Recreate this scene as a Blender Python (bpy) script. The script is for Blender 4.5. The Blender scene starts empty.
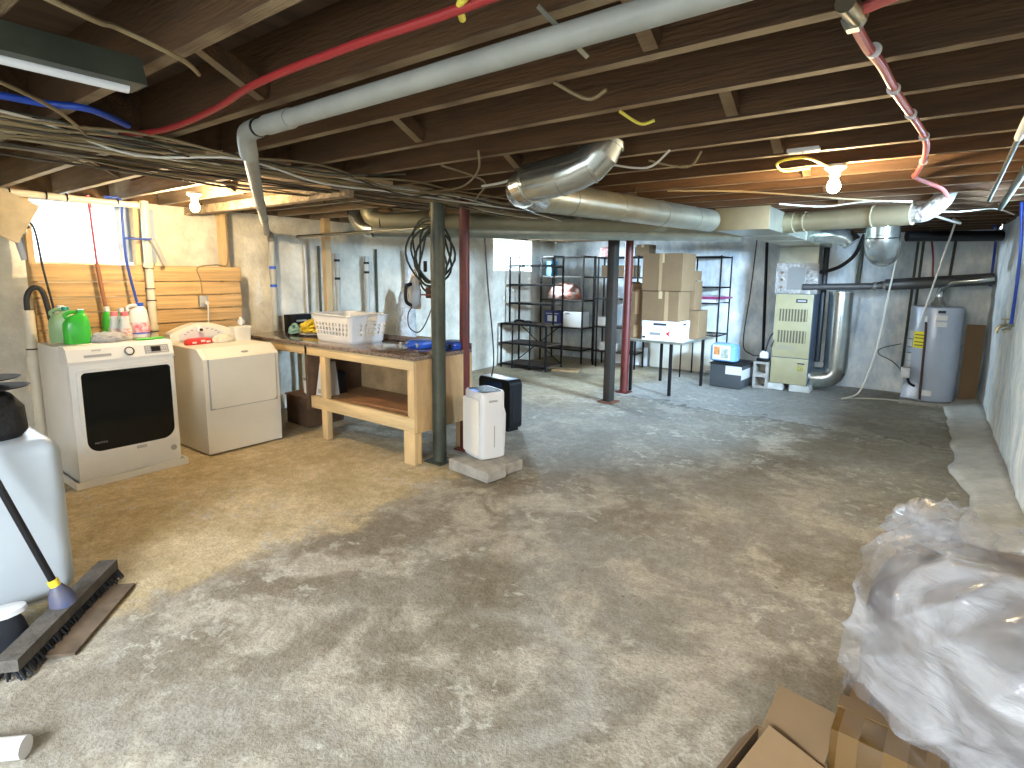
import bpy, bmesh, math, random
from mathutils import Vector, Matrix, Euler, noise
random.seed(7)
D = bpy.data; SC = bpy.context.scene; COL = SC.collection
PI = math.pi
def R(a): return math.radians(a)

# ------------------------------------------------------------------ camera
cam_d = D.cameras.new('camera'); cam = D.objects.new('camera', cam_d); COL.objects.link(cam)
YAW, PITCH, ROLL, FPX, CY, EYE = 0.640365, 0.146587, 0.0098246, 560.0, 357.65, 1.58
fw = Vector((-math.sin(YAW)*math.cos(PITCH), math.cos(YAW)*math.cos(PITCH), -math.sin(PITCH)))
rt = Vector((math.cos(YAW), math.sin(YAW), 0)); up = rt.cross(fw)
r2 = rt*math.cos(ROLL)+up*math.sin(ROLL); u2 = -rt*math.sin(ROLL)+up*math.cos(ROLL)
M3 = Matrix((r2, u2, -fw)).transposed()
cam.matrix_world = Matrix.Translation((0, 0, EYE)) @ M3.to_4x4()
cam_d.sensor_width = 36; cam_d.lens = FPX/1024*36; cam_d.shift_y = -(384-CY)/1024
cam_d.clip_start = 0.05; SC.camera = cam

# ------------------------------------------------------------------ world, lights, exposure
w = D.worlds.new('world'); SC.world = w; w.use_nodes = True
bg = w.node_tree.nodes['Background']; bg.inputs[0].default_value = (0.80, 0.92, 1.0, 1); bg.inputs[1].default_value = 3.0
SC.view_settings.view_transform = 'Standard'; SC.view_settings.look = 'None'
SC.view_settings.gamma = 1; SC.view_settings.use_curve_mapping = False
SC.view_settings.exposure = 1.0
def area(name, loc, target, sx, sy, power, col):
    l = D.lights.new(name, 'AREA'); l.shape = 'RECTANGLE'; l.size = sx; l.size_y = sy; l.energy = power; l.color = col
    o = D.objects.new(name, l); COL.objects.link(o); o.location = loc
    o.rotation_euler = (Vector(target)-Vector(loc)).to_track_quat('-Z', 'Y').to_euler(); return o
def point(name, loc, power, col, r=.04):
    l = D.lights.new(name, 'POINT'); l.energy = power; l.color = col; l.shadow_soft_size = r
    o = D.objects.new(name, l); COL.objects.link(o); o.location = loc; return o
DAY = (0.78, 0.90, 1.0); WARM = (1.0, 0.74, 0.42)
area('daylight_laundry_window', (-6.8, 1.75, 2.25), (-4.5, 1.9, 1.0), 1.0, .6, 110, DAY)
area('daylight_far_window', (-6.8, 8.05, 2.25), (-3.5, 7.6, .8), 1.3, .7, 480, DAY)
area('daylight_side_window', (1.30, 4.75, 2.2), (-2.4, 8.9, 1.0), 1.3, .6, 2000, (0.58, 0.78, 1.0))
area('daylight_hatch', (-.3, -3.1, 2.65), (-1.4, 3.0, .3), 2.6, 1.1, 360, (0.88, 0.94, 1.0))
B1 = (-4.75, 2.15, 2.08); B2 = (-.50, 3.66, 2.115)
BULB1, BULB2 = 950, 900   # strength of the two lit bulbs

# ------------------------------------------------------------------ materials
MATS = {}
def mat(name, col, rough=.6, metal=0, var=0, vscale=8, stretch=(1, 1, 1), bump=0, bscale=30, col2=None, spec=None, trans=0, alpha=1, emit=None, coat=0):
    if name in MATS: return MATS[name]
    m = D.materials.new(name); m.use_nodes = True; MATS[name] = m
    nt = m.node_tree; N = nt.nodes; L = nt.links; p = N['Principled BSDF']
    p.inputs['Base Color'].default_value = (*col, 1); p.inputs['Roughness'].default_value = rough; p.inputs['Metallic'].default_value = metal
    if spec is not None: p.inputs['Specular IOR Level'].default_value = spec
    if trans: p.inputs['Transmission Weight'].default_value = trans
    if coat: p.inputs['Coat Weight'].default_value = coat
    if alpha < 1: p.inputs['Alpha'].default_value = alpha
    if emit: p.inputs['Emission Color'].default_value = (*emit[:3], 1); p.inputs['Emission Strength'].default_value = emit[3]
    if var or bump:
        tc = N.new('ShaderNodeTexCoord'); mp = N.new('ShaderNodeMapping'); mp.inputs['Scale'].default_value = stretch
        L.new(tc.outputs['Object'], mp.inputs[0])
    if var:
        nz = N.new('ShaderNodeTexNoise'); nz.inputs['Scale'].default_value = vscale; nz.inputs['Detail'].default_value = 6; nz.inputs['Roughness'].default_value = .65
        L.new(mp.outputs[0], nz.inputs['Vector'])
        cr = N.new('ShaderNodeValToRGB'); e = cr.color_ramp.elements
        c2 = col2 or tuple(c*(1-var) for c in col); c1 = col if col2 else tuple(min(1, c*(1+var*.5)) for c in col)
        e[0].position = .35; e[1].position = .65; e[0].color = (*c2, 1); e[1].color = (*c1, 1)
        L.new(nz.outputs['Fac'], cr.inputs[0]); L.new(cr.outputs[0], p.inputs['Base Color'])
    if bump:
        nb = N.new('ShaderNodeTexNoise'); nb.inputs['Scale'].default_value = bscale; nb.inputs['Detail'].default_value = 5
        L.new(mp.outputs[0], nb.inputs['Vector']); b = N.new('ShaderNodeBump'); b.inputs['Strength'].default_value = bump; b.inputs['Distance'].default_value = .03 if bump > .85 else .02
        L.new(nb.outputs['Fac'], b.inputs['Height']); L.new(b.outputs[0], p.inputs['Normal'])
    return m

def floor_mat():
    m = D.materials.new('concrete_floor'); m.use_nodes = True; nt = m.node_tree; N = nt.nodes; L = nt.links; p = N['Principled BSDF']
    tc = N.new('ShaderNodeTexCoord'); co = tc.outputs['Object']
    sep = N.new('ShaderNodeSeparateXYZ'); L.new(co, sep.inputs[0])
    def nz(s, d=6, r=.6, off=0, dist=0):
        n = N.new('ShaderNodeTexNoise'); n.inputs['Scale'].default_value = s; n.inputs['Detail'].default_value = d; n.inputs['Roughness'].default_value = r; n.inputs['Distortion'].default_value = dist
        mp = N.new('ShaderNodeMapping'); mp.inputs['Location'].default_value = (off, off*.7, off*.3); L.new(co, mp.inputs[0]); L.new(mp.outputs[0], n.inputs['Vector']); return n.outputs['Fac']
    def ramp(src, a, b):
        r = N.new('ShaderNodeMapRange'); r.interpolation_type = 'SMOOTHSTEP'; r.inputs[1].default_value = a; r.inputs[2].default_value = b; L.new(src, r.inputs[0]); return r.outputs[0]
    def mx(f, a, b, blend='MIX'):
        n = N.new('ShaderNodeMix'); n.data_type = 'RGBA'; n.blend_type = blend
        if hasattr(f, 'is_output'): L.new(f, n.inputs[0])
        else: n.inputs[0].default_value = f
        for v, i in ((a, 6), (b, 7)):
            if hasattr(v, 'is_output'): L.new(v, n.inputs[i])
            else: n.inputs[i].default_value = (*v, 1)
        return n.outputs[2]
    def ma(op, a, b=None, c=None):
        n = N.new('ShaderNodeMath'); n.operation = op
        for i, v in enumerate((a, b, c)):
            if v is None: continue
            if hasattr(v, 'is_output'): L.new(v, n.inputs[i])
            else: n.inputs[i].default_value = v
        return n.outputs[0]
    X, Y = sep.outputs[0], sep.outputs[1]
    big = nz(.7, 5, .6, 3, .6); mid = nz(2.2, 7, .65, 9, .4); fine = nz(14, 6, .7, 1); grit = nz(75, 3, .7)
    c = mx(ramp(big, .38, .62), (.25, .215, .155), (.36, .34, .29))
    c = mx(ramp(mid, .46, .62), c, (.52, .48, .40))
    # warm bulb light in the laundry corner, painted in as tan
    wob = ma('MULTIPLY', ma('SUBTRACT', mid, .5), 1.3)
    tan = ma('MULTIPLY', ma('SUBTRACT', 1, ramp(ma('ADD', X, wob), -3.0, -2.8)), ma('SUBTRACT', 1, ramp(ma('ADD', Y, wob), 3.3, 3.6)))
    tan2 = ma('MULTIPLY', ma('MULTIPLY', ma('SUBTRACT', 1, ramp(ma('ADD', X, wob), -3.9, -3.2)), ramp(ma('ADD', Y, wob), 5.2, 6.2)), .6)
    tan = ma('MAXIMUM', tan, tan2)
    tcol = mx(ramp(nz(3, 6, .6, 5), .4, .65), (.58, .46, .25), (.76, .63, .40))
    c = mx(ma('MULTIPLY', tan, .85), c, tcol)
    # pale washed slab beyond the posts
    s_edge = ma('ADD', ma('ADD', Y, ma('MULTIPLY', ma('SUBTRACT', mid, .5), 1.2)), ma('MULTIPLY', X, .06))
    sx = ramp(ma('ADD', X, ma('MULTIPLY', ma('SUBTRACT', big, .5), 1.5)), -3.6, -3.2)
    slab = ma('MULTIPLY', ramp(s_edge, 6.55, 6.7), sx)
    slab = ma('MULTIPLY', slab, ma('SUBTRACT', 1, ramp(X, -1.1, -.3)))
    c = mx(ma('MULTIPLY', slab, .65), c, (.52, .53, .52))
    # bluish daylight on the middle floor, painted in as grey-blue
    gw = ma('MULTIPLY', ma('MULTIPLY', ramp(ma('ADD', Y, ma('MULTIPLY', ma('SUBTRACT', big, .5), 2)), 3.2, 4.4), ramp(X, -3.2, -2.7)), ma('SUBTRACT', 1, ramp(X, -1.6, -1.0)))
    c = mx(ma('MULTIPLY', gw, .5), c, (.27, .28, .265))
    # darker band along the right wall
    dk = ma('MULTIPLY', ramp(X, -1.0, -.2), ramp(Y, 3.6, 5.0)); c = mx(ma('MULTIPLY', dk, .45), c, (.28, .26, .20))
    # white flaking paint
    fl = ma('MULTIPLY', ramp(nz(1.5, 4, .5, 21, .3), .46, .60), ramp(nz(9, 8, .72, 4, .5), .53, .60)); c = mx(ma('MULTIPLY', fl, .75), c, (.62, .60, .53))
    c = mx(ramp(fine, .35, .7), mx(1.0, c, (.74, .72, .68), 'MULTIPLY'), c)
    c = mx(ramp(grit, .3, .6), mx(1.0, c, (.70, .69, .67), 'MULTIPLY'), c)
    # dark specks and pits
    v = N.new('ShaderNodeTexVoronoi'); v.inputs['Scale'].default_value = 3.1; L.new(co, v.inputs['Vector'])
    sp = ma('SUBTRACT', 1, ramp(v.outputs['Distance'], .018, .05)); c = mx(ma('MULTIPLY', sp, .7), c, (.05, .045, .04))
    # crack at the slab edge
    ck = ma('MULTIPLY', ma('SUBTRACT', 1, ramp(ma('ABSOLUTE', ma('SUBTRACT', s_edge, 6.62)), .015, .045)), ramp(X, -3.4, -3.2)); c = mx(ma('MULTIPLY', ck, .7), c, (.09, .085, .08))
    # pale curved scrape in the foreground
    dx = ma('SUBTRACT', X, -1.28); dy = ma('SUBTRACT', Y, 1.62); rr = ma('SQRT', ma('ADD', ma('MULTIPLY', dx, dx), ma('MULTIPLY', dy, dy)))
    rr = ma('ADD', rr, ma('MULTIPLY', ma('SUBTRACT', mid, .5), .35))
    arc = ma('MULTIPLY', ma('SUBTRACT', 1, ramp(ma('ABSOLUTE', ma('SUBTRACT', rr, .36)), .0, .09)), ramp(ma('ADD', dx, dy), -.35, .1)); c = mx(ma('MULTIPLY', arc, .28), c, (.55, .54, .49))
    L.new(c, p.inputs['Base Color']); p.inputs['Roughness'].default_value = .62
    rg = N.new('ShaderNodeMapRange'); rg.inputs[3].default_value = .42; rg.inputs[4].default_value = .8; L.new(mid, rg.inputs[0]); L.new(rg.outputs[0], p.inputs['Roughness'])
    b = N.new('ShaderNodeBump'); b.inputs['Strength'].default_value = .8; b.inputs['Distance'].default_value = .02
    h = ma('ADD', ma('ADD', ma('MULTIPLY', fine, .6), ma('MULTIPLY', grit, .25)), mid); L.new(h, b.inputs['Height']); L.new(b.outputs[0], p.inputs['Normal'])
    return m

white = mat('white_enamel', (.80, .79, .75), .28, var=.03, vscale=3)
creamy = mat('almond_enamel', (.74, .71, .62), .32, var=.04, vscale=3)
wallm = mat('whitewashed_stone', (.86, .82, .69), .85, var=.25, vscale=3.2, col2=(.58, .55, .46), bump=1, bscale=7)
wallb = mat('pale_blue_wash_stone', (.88, .90, .87), .85, var=.25, vscale=5.5, stretch=(1, 1, .5), col2=(.50, .58, .63), bump=1, bscale=8)
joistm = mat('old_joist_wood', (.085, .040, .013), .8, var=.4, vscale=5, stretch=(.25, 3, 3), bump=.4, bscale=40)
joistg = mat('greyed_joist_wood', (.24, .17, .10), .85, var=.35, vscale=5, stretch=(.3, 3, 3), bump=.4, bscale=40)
subf = mat('subfloor_boards', (.085, .05, .028), .9, var=.4, vscale=4, stretch=(4, .3, 1))
pine = mat('new_pine', (.66, .47, .24), .6, var=.22, vscale=4, stretch=(1, 1, .3), bump=.1)
pineh = mat('pine_boards_along', (.58, .38, .17), .6, var=.35, vscale=3, stretch=(1, .35, 9), bump=.15, bscale=20)
pinex = mat('pine_rails', (.68, .50, .26), .6, var=.22, vscale=4, stretch=(.3, 3, 3), bump=.1)
plym = mat('plywood', (.50, .33, .16), .6, var=.3, vscale=3, stretch=(2, 2, .5), bump=.1)
osb = mat('dark_osb', (.30, .17, .08), .6, var=.4, vscale=14)
galv = mat('galvanized_steel', (.38, .39, .32), .34, .75, var=.18, vscale=5, bump=.12, bscale=12)
galvb = mat('galvanized_bright', (.52, .54, .50), .22, .9, var=.15, vscale=6, bump=.1, bscale=9)
galvp = mat('painted_duct', (.26, .24, .16), .5, .3, var=.12, vscale=5)
pvc = mat('white_pvc', (.50, .50, .45), .4, var=.06)
pvcc = mat('cream_pvc', (.72, .66, .52), .4, var=.1, vscale=4)
steelg = mat('grey_painted_steel', (.06, .068, .048), .5, .2, var=.35, vscale=6)
steelr = mat('red_painted_steel', (.10, .011, .007), .5, 0, var=.3, vscale=6)
steeld = mat('dark_rusty_steel', (.010, .014, .011), .7, 0, var=.5, vscale=5, col2=(.03, .018, .012))
black = mat('black_plastic', (.006, .006, .007), .4, spec=.3)
blackm = mat('black_metal', (.007, .006, .007), .6, 0, spec=.25)
glassb = mat('tinted_door_glass', (.003, .004, .004), .06, spec=.25)
grey = mat('grey_plastic', (.35, .35, .34), .4)
lgrey = mat('pale_grey_plastic', (.62, .63, .64), .45)
chrome = mat('chrome', (.75, .75, .74), .15, 1.0)
green = mat('bright_green_plastic', (.05, .50, .05), .3)
green2 = mat('teal_green_plastic', (.03, .30, .20), .3)
redp = mat('red_plastic', (.62, .03, .03), .35)
pinkp = mat('pink_plastic', (.75, .16, .18), .35)
bluep = mat('blue_plastic', (.012, .09, .55), .35)
blued = mat('dark_blue_tube', (.01, .05, .35), .4)
redtube = mat('red_tube', (.30, .02, .02), .45)
yellowp = mat('yellow_plastic', (.75, .55, .04), .45)
whitep = mat('white_plastic', (.66, .67, .68), .35)
cardb = mat('cardboard', (.185, .115, .055), .8, var=.12, vscale=3)
cardl = mat('pale_cardboard', (.35, .23, .12), .8, var=.1, vscale=3)
cardd = mat('brown_tape', (.13, .07, .02), .12, var=.2, vscale=4, coat=1)
paperw = mat('white_paperboard', (.78, .78, .76), .7, var=.04)
furn = mat('furnace_tan', (.37, .33, .19), .45, var=.06)
furnd = mat('furnace_dark_side', (.10, .14, .20), .35, .5)
heaterm = mat('water_heater_grey', (.46, .52, .62), .3, .1, var=.08, vscale=3)
foil = mat('foil_tape', (.38, .37, .35), .42, .6, bump=.9, bscale=25, var=.2)
conc = mat('concrete_block', (.36, .34, .30), .85, var=.25, vscale=9, bump=.4)
cable = mat('cream_cable', (.24, .18, .09), .6)
cabled = mat('dark_cable', (.06, .045, .03), .6)
cablew = mat('white_cable', (.70, .68, .60), .5)
cabley = mat('yellow_cable', (.72, .62, .08), .5)
granite = mat('granite_laminate', (.30, .22, .17), .16, var=.6, vscale=60, col2=(.07, .05, .04), coat=.6)
flexb = mat('dark_flex_pipe', (.10, .10, .10), .45, .5)
rubber = mat('black_rubber', (.02, .02, .02), .5)
insul = mat('pale_foam_board', (.42, .52, .66), .7, var=.1)
bluew = mat('pale_blue_white_shell', (.46, .52, .57), .42, var=.05, vscale=2)
clothg = mat('grey_cloth', (.42, .42, .43), .9, var=.2, vscale=30)
bulbm = mat('lit_bulb', (1, .9, .7), .5, emit=(1, .80, .48, 30))
dustm = mat('dusty_block', (.10, .09, .078), .9, var=.5, vscale=8, bump=.5)
bristle = mat('black_bristle', (.01, .013, .02), .8)
brush_b = mat('dusty_blue_plastic', (.05, .07, .16), .55, var=.5, vscale=9, col2=(.11, .10, .12))
yelllab = mat('yellow_label', (.85, .75, .02), .5)
inkm = mat('dark_ink', (.03, .03, .04), .5)
greyink = mat('grey_ink', (.25, .25, .25), .5)
rust = mat('rust', (.16, .06, .03), .8, var=.4)
plastic_clear = D.materials.new('clear_window_glass'); plastic_clear.use_nodes = True
_n = plastic_clear.node_tree; _n.nodes.remove(_n.nodes['Principled BSDF'])
_t = _n.nodes.new('ShaderNodeBsdfTransparent'); _t.inputs[0].default_value = (.93, .97, 1, 1); _g = _n.nodes.new('ShaderNodeBsdfGlossy'); _g.inputs['Roughness'].default_value = .03
_m = _n.nodes.new('ShaderNodeMixShader'); _m.inputs[0].default_value = .06; _n.links.new(_t.outputs[0], _m.inputs[1]); _n.links.new(_g.outputs[0], _m.inputs[2]); _n.links.new(_m.outputs[0], _n.nodes['Material Output'].inputs[0])

# ------------------------------------------------------------------ mesh builder
class MB:
    def __init__(s): s.bm = bmesh.new()
    def _x(s, verts, M):
        if M is not None: bmesh.ops.transform(s.bm, matrix=M, verts=verts)
    def box(s, x0, x1, y0, y1, z0, z1, bev=0, seg=2, M=None):
        g = bmesh.ops.create_cube(s.bm, size=1); vs = g['verts']
        for v in vs: v.co = Vector(((x0+x1)/2+v.co.x*(x1-x0), (y0+y1)/2+v.co.y*(y1-y0), (z0+z1)/2+v.co.z*(z1-z0)))
        if bev:
            es = list({e for v in vs for e in v.link_edges})
            q = bmesh.ops.bevel(s.bm, geom=es, offset=bev, segments=seg, affect='EDGES', profile=.5)
            vs = list({v for f in q['faces'] for v in f.verts} | {v for v in vs if v.is_valid})
            fs = set()
            for v in vs: fs.update(v.link_faces)
            vs = list({v for f in fs for v in f.verts})
        s._x(vs, M); return s
    def cyl(s, p0, p1, r0, r1=None, n=16, cap=True):
        p0 = Vector(p0); p1 = Vector(p1); r1 = r0 if r1 is None else r1
        return s.tube([p0, p1], [r0, r1], n, cap)
    def tube(s, pts, r, n=8, cap=True, sy=1):
        pts = [Vector(p) for p in pts]; rs = r if isinstance(r, (list, tuple)) else [r]*len(pts)
        rings = []; prev = None
        for i, p in enumerate(pts):
            a = pts[max(0, i-1)]; b = pts[min(len(pts)-1, i+1)]; t = (b-a)
            if t.length < 1e-9: t = Vector((0, 0, 1))
            t.normalize()
            if prev is None:
                ref = Vector((0, 0, 1)) if abs(t.z) < .9 else Vector((1, 0, 0))
                u = t.cross(ref).normalized()
            else:
                u = prev-t*prev.dot(t)
                u = u.normalized() if u.length > 1e-6 else t.orthogonal().normalized()
            prev = u; v = t.cross(u)
            rings.append([s.bm.verts.new(p+(u*math.cos(2*PI*k/n)+v*math.sin(2*PI*k/n)*sy)*rs[i]) for k in range(n)])
        for a, b in zip(rings, rings[1:]):
            for k in range(n): s.bm.faces.new((a[k], a[(k+1) % n], b[(k+1) % n], b[k]))
        if cap: s.bm.faces.new(rings[0][::-1]); s.bm.faces.new(rings[-1])
        return s
    def lathe(s, c, prof, n=24, axis='z', sx=1, sy=1):
        c = Vector(c); rings = []
        for r, h in prof:
            ring = []
            for k in range(n):
                a = 2*PI*k/n; q = (r*math.cos(a)*sx, r*math.sin(a)*sy, h)
                if axis == 'x': q = (q[2], q[0], q[1])
                if axis == 'y': q = (q[0], q[2], q[1])
                ring.append(s.bm.verts.new(c+Vector(q)))
            rings.append(ring)
        for a, b in zip(rings, rings[1:]):
            for k in range(n): s.bm.faces.new((a[k], a[(k+1) % n], b[(k+1) % n], b[k]))
        for ring, rev in ((rings[0], True), (rings[-1], False)):
            try: s.bm.faces.new(ring[::-1] if rev else ring)
            except Exception: pass
        return s
    def prism(s, poly, axis, a0, a1, M=None):
        def P(u, v, a): return {'x': (a, u, v), 'y': (u, a, v), 'z': (u, v, a)}[axis]
        A = [s.bm.verts.new(P(u, v, a0)) for u, v in poly]; B = [s.bm.verts.new(P(u, v, a1)) for u, v in poly]
        n = len(poly)
        for k in range(n): s.bm.faces.new((A[k], A[(k+1) % n], B[(k+1) % n], B[k]))
        s.bm.faces.new(A[::-1]); s.bm.faces.new(B)
        s._x(A+B, M); return s
    def beam(s, p0, p1, w, h):
        p0 = Vector(p0); p1 = Vector(p1); t = (p1-p0); L = t.length; q = t.to_track_quat('X', 'Z').to_matrix().to_4x4()
        return s.box(0, L, -w/2, w/2, -h/2, h/2, M=Matrix.Translation(p0) @ q)
    def sphere(s, c, r, sc=(1, 1, 1), n=16):
        g = bmesh.ops.create_uvsphere(s.bm, u_segments=n, v_segments=n//2+2, radius=r)
        for v in g['verts']: v.co = Vector(c)+Vector((v.co.x*sc[0], v.co.y*sc[1], v.co.z*sc[2]))
        return s
    def done(s, name, m, smooth=None, off=None):
        if off is not None:
            for v in s.bm.verts: v.co -= Vector(off)
        bmesh.ops.recalc_face_normals(s.bm, faces=s.bm.faces)
        me = D.meshes.new(name); s.bm.to_mesh(me); s.bm.free(); me.materials.append(m)
        ang = R(35) if smooth is None else smooth
        for p in me.polygons: p.use_smooth = True
        try: me.set_sharp_from_angle(angle=ang)
        except Exception: pass
        o = D.objects.new(name, me); COL.objects.link(o); return o

class Thing:
    def __init__(s, name, label, cat, loc, rz=0, group=None):
        o = D.objects.new(name, None); COL.objects.link(o); o.empty_display_size = .1
        o.location = loc; o.rotation_euler = (0, 0, rz); o['label'] = label; o['category'] = cat
        if group: o['group'] = group
        s.o = o; s.loc = Vector(loc)
    def part(s, name, mb, m, parent=None, label=None, local=False, smooth=None, kind=None):
        ob = mb.done(name, m, smooth, None if local else s.loc)
        ob.parent = parent or s.o
        if label: ob['label'] = label
        if kind: ob['kind'] = kind
        return ob
def single(name, mb, m, label, cat, group=None, kind=None, smooth=None):
    o = mb.done(name, m, smooth); o['label'] = label; o['category'] = cat
    if group: o['group'] = group
    if kind: o['kind'] = kind
    return o
def struct(name, mb, m, label=None, smooth=None):
    o = mb.done(name, m, smooth); o['kind'] = 'structure'
    return o
def curve(pts, n=8):
    P = [Vector(p) for p in pts]; P = [P[0]]+P+[P[-1]]; out = []
    for i in range(1, len(P)-2):
        for k in range(n):
            t = k/n; a, b, c, d = P[i-1], P[i], P[i+1], P[i+2]
            out.append(.5*((2*b)+(-a+c)*t+(2*a-5*b+4*c-d)*t*t+(-a+3*b-3*c+d)*t**3))
    out.append(P[-2]); return out
def text(body, size, m, parent, loc, rot, ext=.001, name='lettering', off=(0, 0, 0)):
    c = D.curves.new(name, 'FONT'); c.body = body; c.size = size; c.extrude = ext; c.align_x = 'CENTER'; c.align_y = 'CENTER'
    tmp = D.objects.new(name, c); COL.objects.link(tmp); bpy.context.view_layer.update()
    me = D.meshes.new_from_object(tmp.evaluated_get(bpy.context.evaluated_depsgraph_get())); D.objects.remove(tmp); D.curves.remove(c)
    me.materials.clear(); me.materials.append(m); o = D.objects.new(name, me); COL.objects.link(o)
    o.parent = parent; o.location = Vector(loc)-Vector(off); o.rotation_euler = rot; return o
def copy_tree(o, parent=None):
    c = o.copy(); COL.objects.link(c)
    if parent is not None: c.parent = parent
    for ch in list(o.children): copy_tree(ch, c)
    return c

# ------------------------------------------------------------------ room shell
XL, XR, YB, YF, ZC = -6.0, .60, 9.45, -1.6, 2.44
def wall(name, axis, pos, u0, u1, z0, z1, m, holes=(), thick=.3, amp=.05, step=.08, sgn=1):
    bm = bmesh.new(); us = [u0]; 
    def cuts(a, b, hs):
        s = {round(a, 4), round(b, 4)}; n = int((b-a)/step)
        s |= {round(a+(b-a)*i/n, 4) for i in range(n+1)}
        for h in hs: s |= {round(h[0], 4), round(h[1], 4)}
        return sorted(s)
    U = cuts(u0, u1, [(h[0], h[1]) for h in holes]); Zs = cuts(z0, z1, [(h[2], h[3]) for h in holes])
    V = {}
    def vert(u, z):
        if (u, z) in V: return V[(u, z)]
        p = Vector((u*1.1, z*1.1, pos*3)); d = (noise.noise(p)*.6+noise.noise(p*2.7)*.4+noise.noise(p*6)*.18)*amp
        near = min([1]+[max(abs(u-min(max(u, h[0]), h[1])), abs(z-min(max(z, h[2]), h[3])))/.15 for h in holes]); d *= min(1, near)
        d = max(-amp, min(amp, d))
        q = (pos+d*sgn, u, z) if axis == 'x' else (u, pos+d*sgn, z)
        V[(u, z)] = bm.verts.new(q); return V[(u, z)]
    for a, b in zip(U, U[1:]):
        for c, d in zip(Zs, Zs[1:]):
            mu, mz = (a+b)/2, (c+d)/2
            if any(h[0] < mu < h[1] and h[2] < mz < h[3] for h in holes): continue
            bm.faces.new((vert(a, c), vert(b, c), vert(b, d), vert(a, d)))
    # outward thickness
    gf = list(bm.faces); ex = bmesh.ops.extrude_face_region(bm, geom=gf)
    for v in [g for g in ex['geom'] if isinstance(g, bmesh.types.BMVert)]:
        if axis == 'x': v.co.x = pos-thick*sgn
        else: v.co.y = pos-thick*sgn
    bmesh.ops.recalc_face_normals(bm, faces=bm.faces)
    me = D.meshes.new(name); bm.to_mesh(me); bm.free(); me.materials.append(m)
    for p in me.polygons: p.use_smooth = True
    me.set_sharp_from_angle(angle=R(50))
    o = D.objects.new(name, me); COL.objects.link(o); o['kind'] = 'structure'; return o
wall('wall_left', 'x', XL, YF, YB, 0, 2.21, wallm, [(1.40, 2.15, 1.65, 2.16), (7.50, 8.62, 1.65, 2.19)])
wall('wall_back', 'y', YB, XL-.25, XR+.25, 0, 2.21, wallb, sgn=-1)
wall('wall_right', 'x', XR, YF, YB, 0, 2.21, wallb, [(4.75, 5.85, 1.72, 2.15)], sgn=-1)
wall('wall_front', 'y', YF, XL-.25, XR+.25, 0, 2.21, wallm, [(-2.3, .35, .75, 2.19)], sgn=1)
# floor as a gently uneven slab
def floor():
    bm = bmesh.new(); nx, ny = 110, 180; V = []
    for j in range(ny+1):
        row = []
        for i in range(nx+1):
            x = XL-.1+(XR-XL+.2)*i/nx; y = YF-.1+(YB-YF+.2)*j/ny
            z = noise.noise(Vector((x*.9, y*.9, 0)))*.006+noise.noise(Vector((x*3, y*3, 2)))*.002-.004
            row.append(bm.verts.new((x, y, z)))
        V.append(row)
    for j in range(ny):
        for i in range(nx): bm.faces.new((V[j][i], V[j][i+1], V[j+1][i+1], V[j+1][i]))
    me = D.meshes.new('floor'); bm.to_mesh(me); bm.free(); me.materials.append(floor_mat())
    for p in me.polygons: p.use_smooth = True
    o = D.objects.new('floor', me); COL.objects.link(o); o['kind'] = 'structure'
    md = o.modifiers.new('thickness', 'SOLIDIFY'); md.thickness = .12; md.offset = -1
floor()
struct('ceiling', MB().box(XL-.3, XR+.3, YF-.3, YB+.3, ZC, ZC+.05), subf)
# rim boards above the walls
def pale_under(m, col):  # bulb and bounce light on joist undersides, painted in as a paler colour
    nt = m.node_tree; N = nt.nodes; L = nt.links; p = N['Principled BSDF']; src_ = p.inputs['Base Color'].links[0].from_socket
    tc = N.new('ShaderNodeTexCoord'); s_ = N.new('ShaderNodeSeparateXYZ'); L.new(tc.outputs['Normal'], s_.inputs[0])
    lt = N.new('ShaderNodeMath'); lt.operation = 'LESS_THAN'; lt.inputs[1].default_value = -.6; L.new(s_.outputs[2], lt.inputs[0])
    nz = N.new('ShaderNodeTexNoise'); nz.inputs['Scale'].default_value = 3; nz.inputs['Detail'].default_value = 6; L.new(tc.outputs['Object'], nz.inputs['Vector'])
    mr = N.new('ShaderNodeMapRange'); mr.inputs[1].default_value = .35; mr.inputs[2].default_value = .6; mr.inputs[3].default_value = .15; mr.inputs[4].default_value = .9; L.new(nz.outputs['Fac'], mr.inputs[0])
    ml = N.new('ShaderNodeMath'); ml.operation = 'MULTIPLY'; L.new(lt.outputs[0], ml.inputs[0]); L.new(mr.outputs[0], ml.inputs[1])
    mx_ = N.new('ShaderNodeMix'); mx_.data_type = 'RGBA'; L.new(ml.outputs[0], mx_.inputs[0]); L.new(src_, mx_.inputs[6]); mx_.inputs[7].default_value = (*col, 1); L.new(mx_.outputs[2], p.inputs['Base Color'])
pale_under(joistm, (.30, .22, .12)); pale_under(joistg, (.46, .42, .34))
rim = mat('rim_wood', (.20, .12, .06), .85, var=.4, vscale=5)
for nm, b in (('trim_1', (XL-.3, XL-.02, YF, YB, 2.21, ZC)), ('trim_2', (XR+.02, XR+.3, YF, YB, 2.21, ZC)), ('trim_3', (XL, XR, YB+.02, YB+.3, 2.21, ZC)), ('trim_4', (XL, XR, YF-.3, YF-.02, 2.21, ZC))):
    struct(nm, MB().box(*b), rim)
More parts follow.
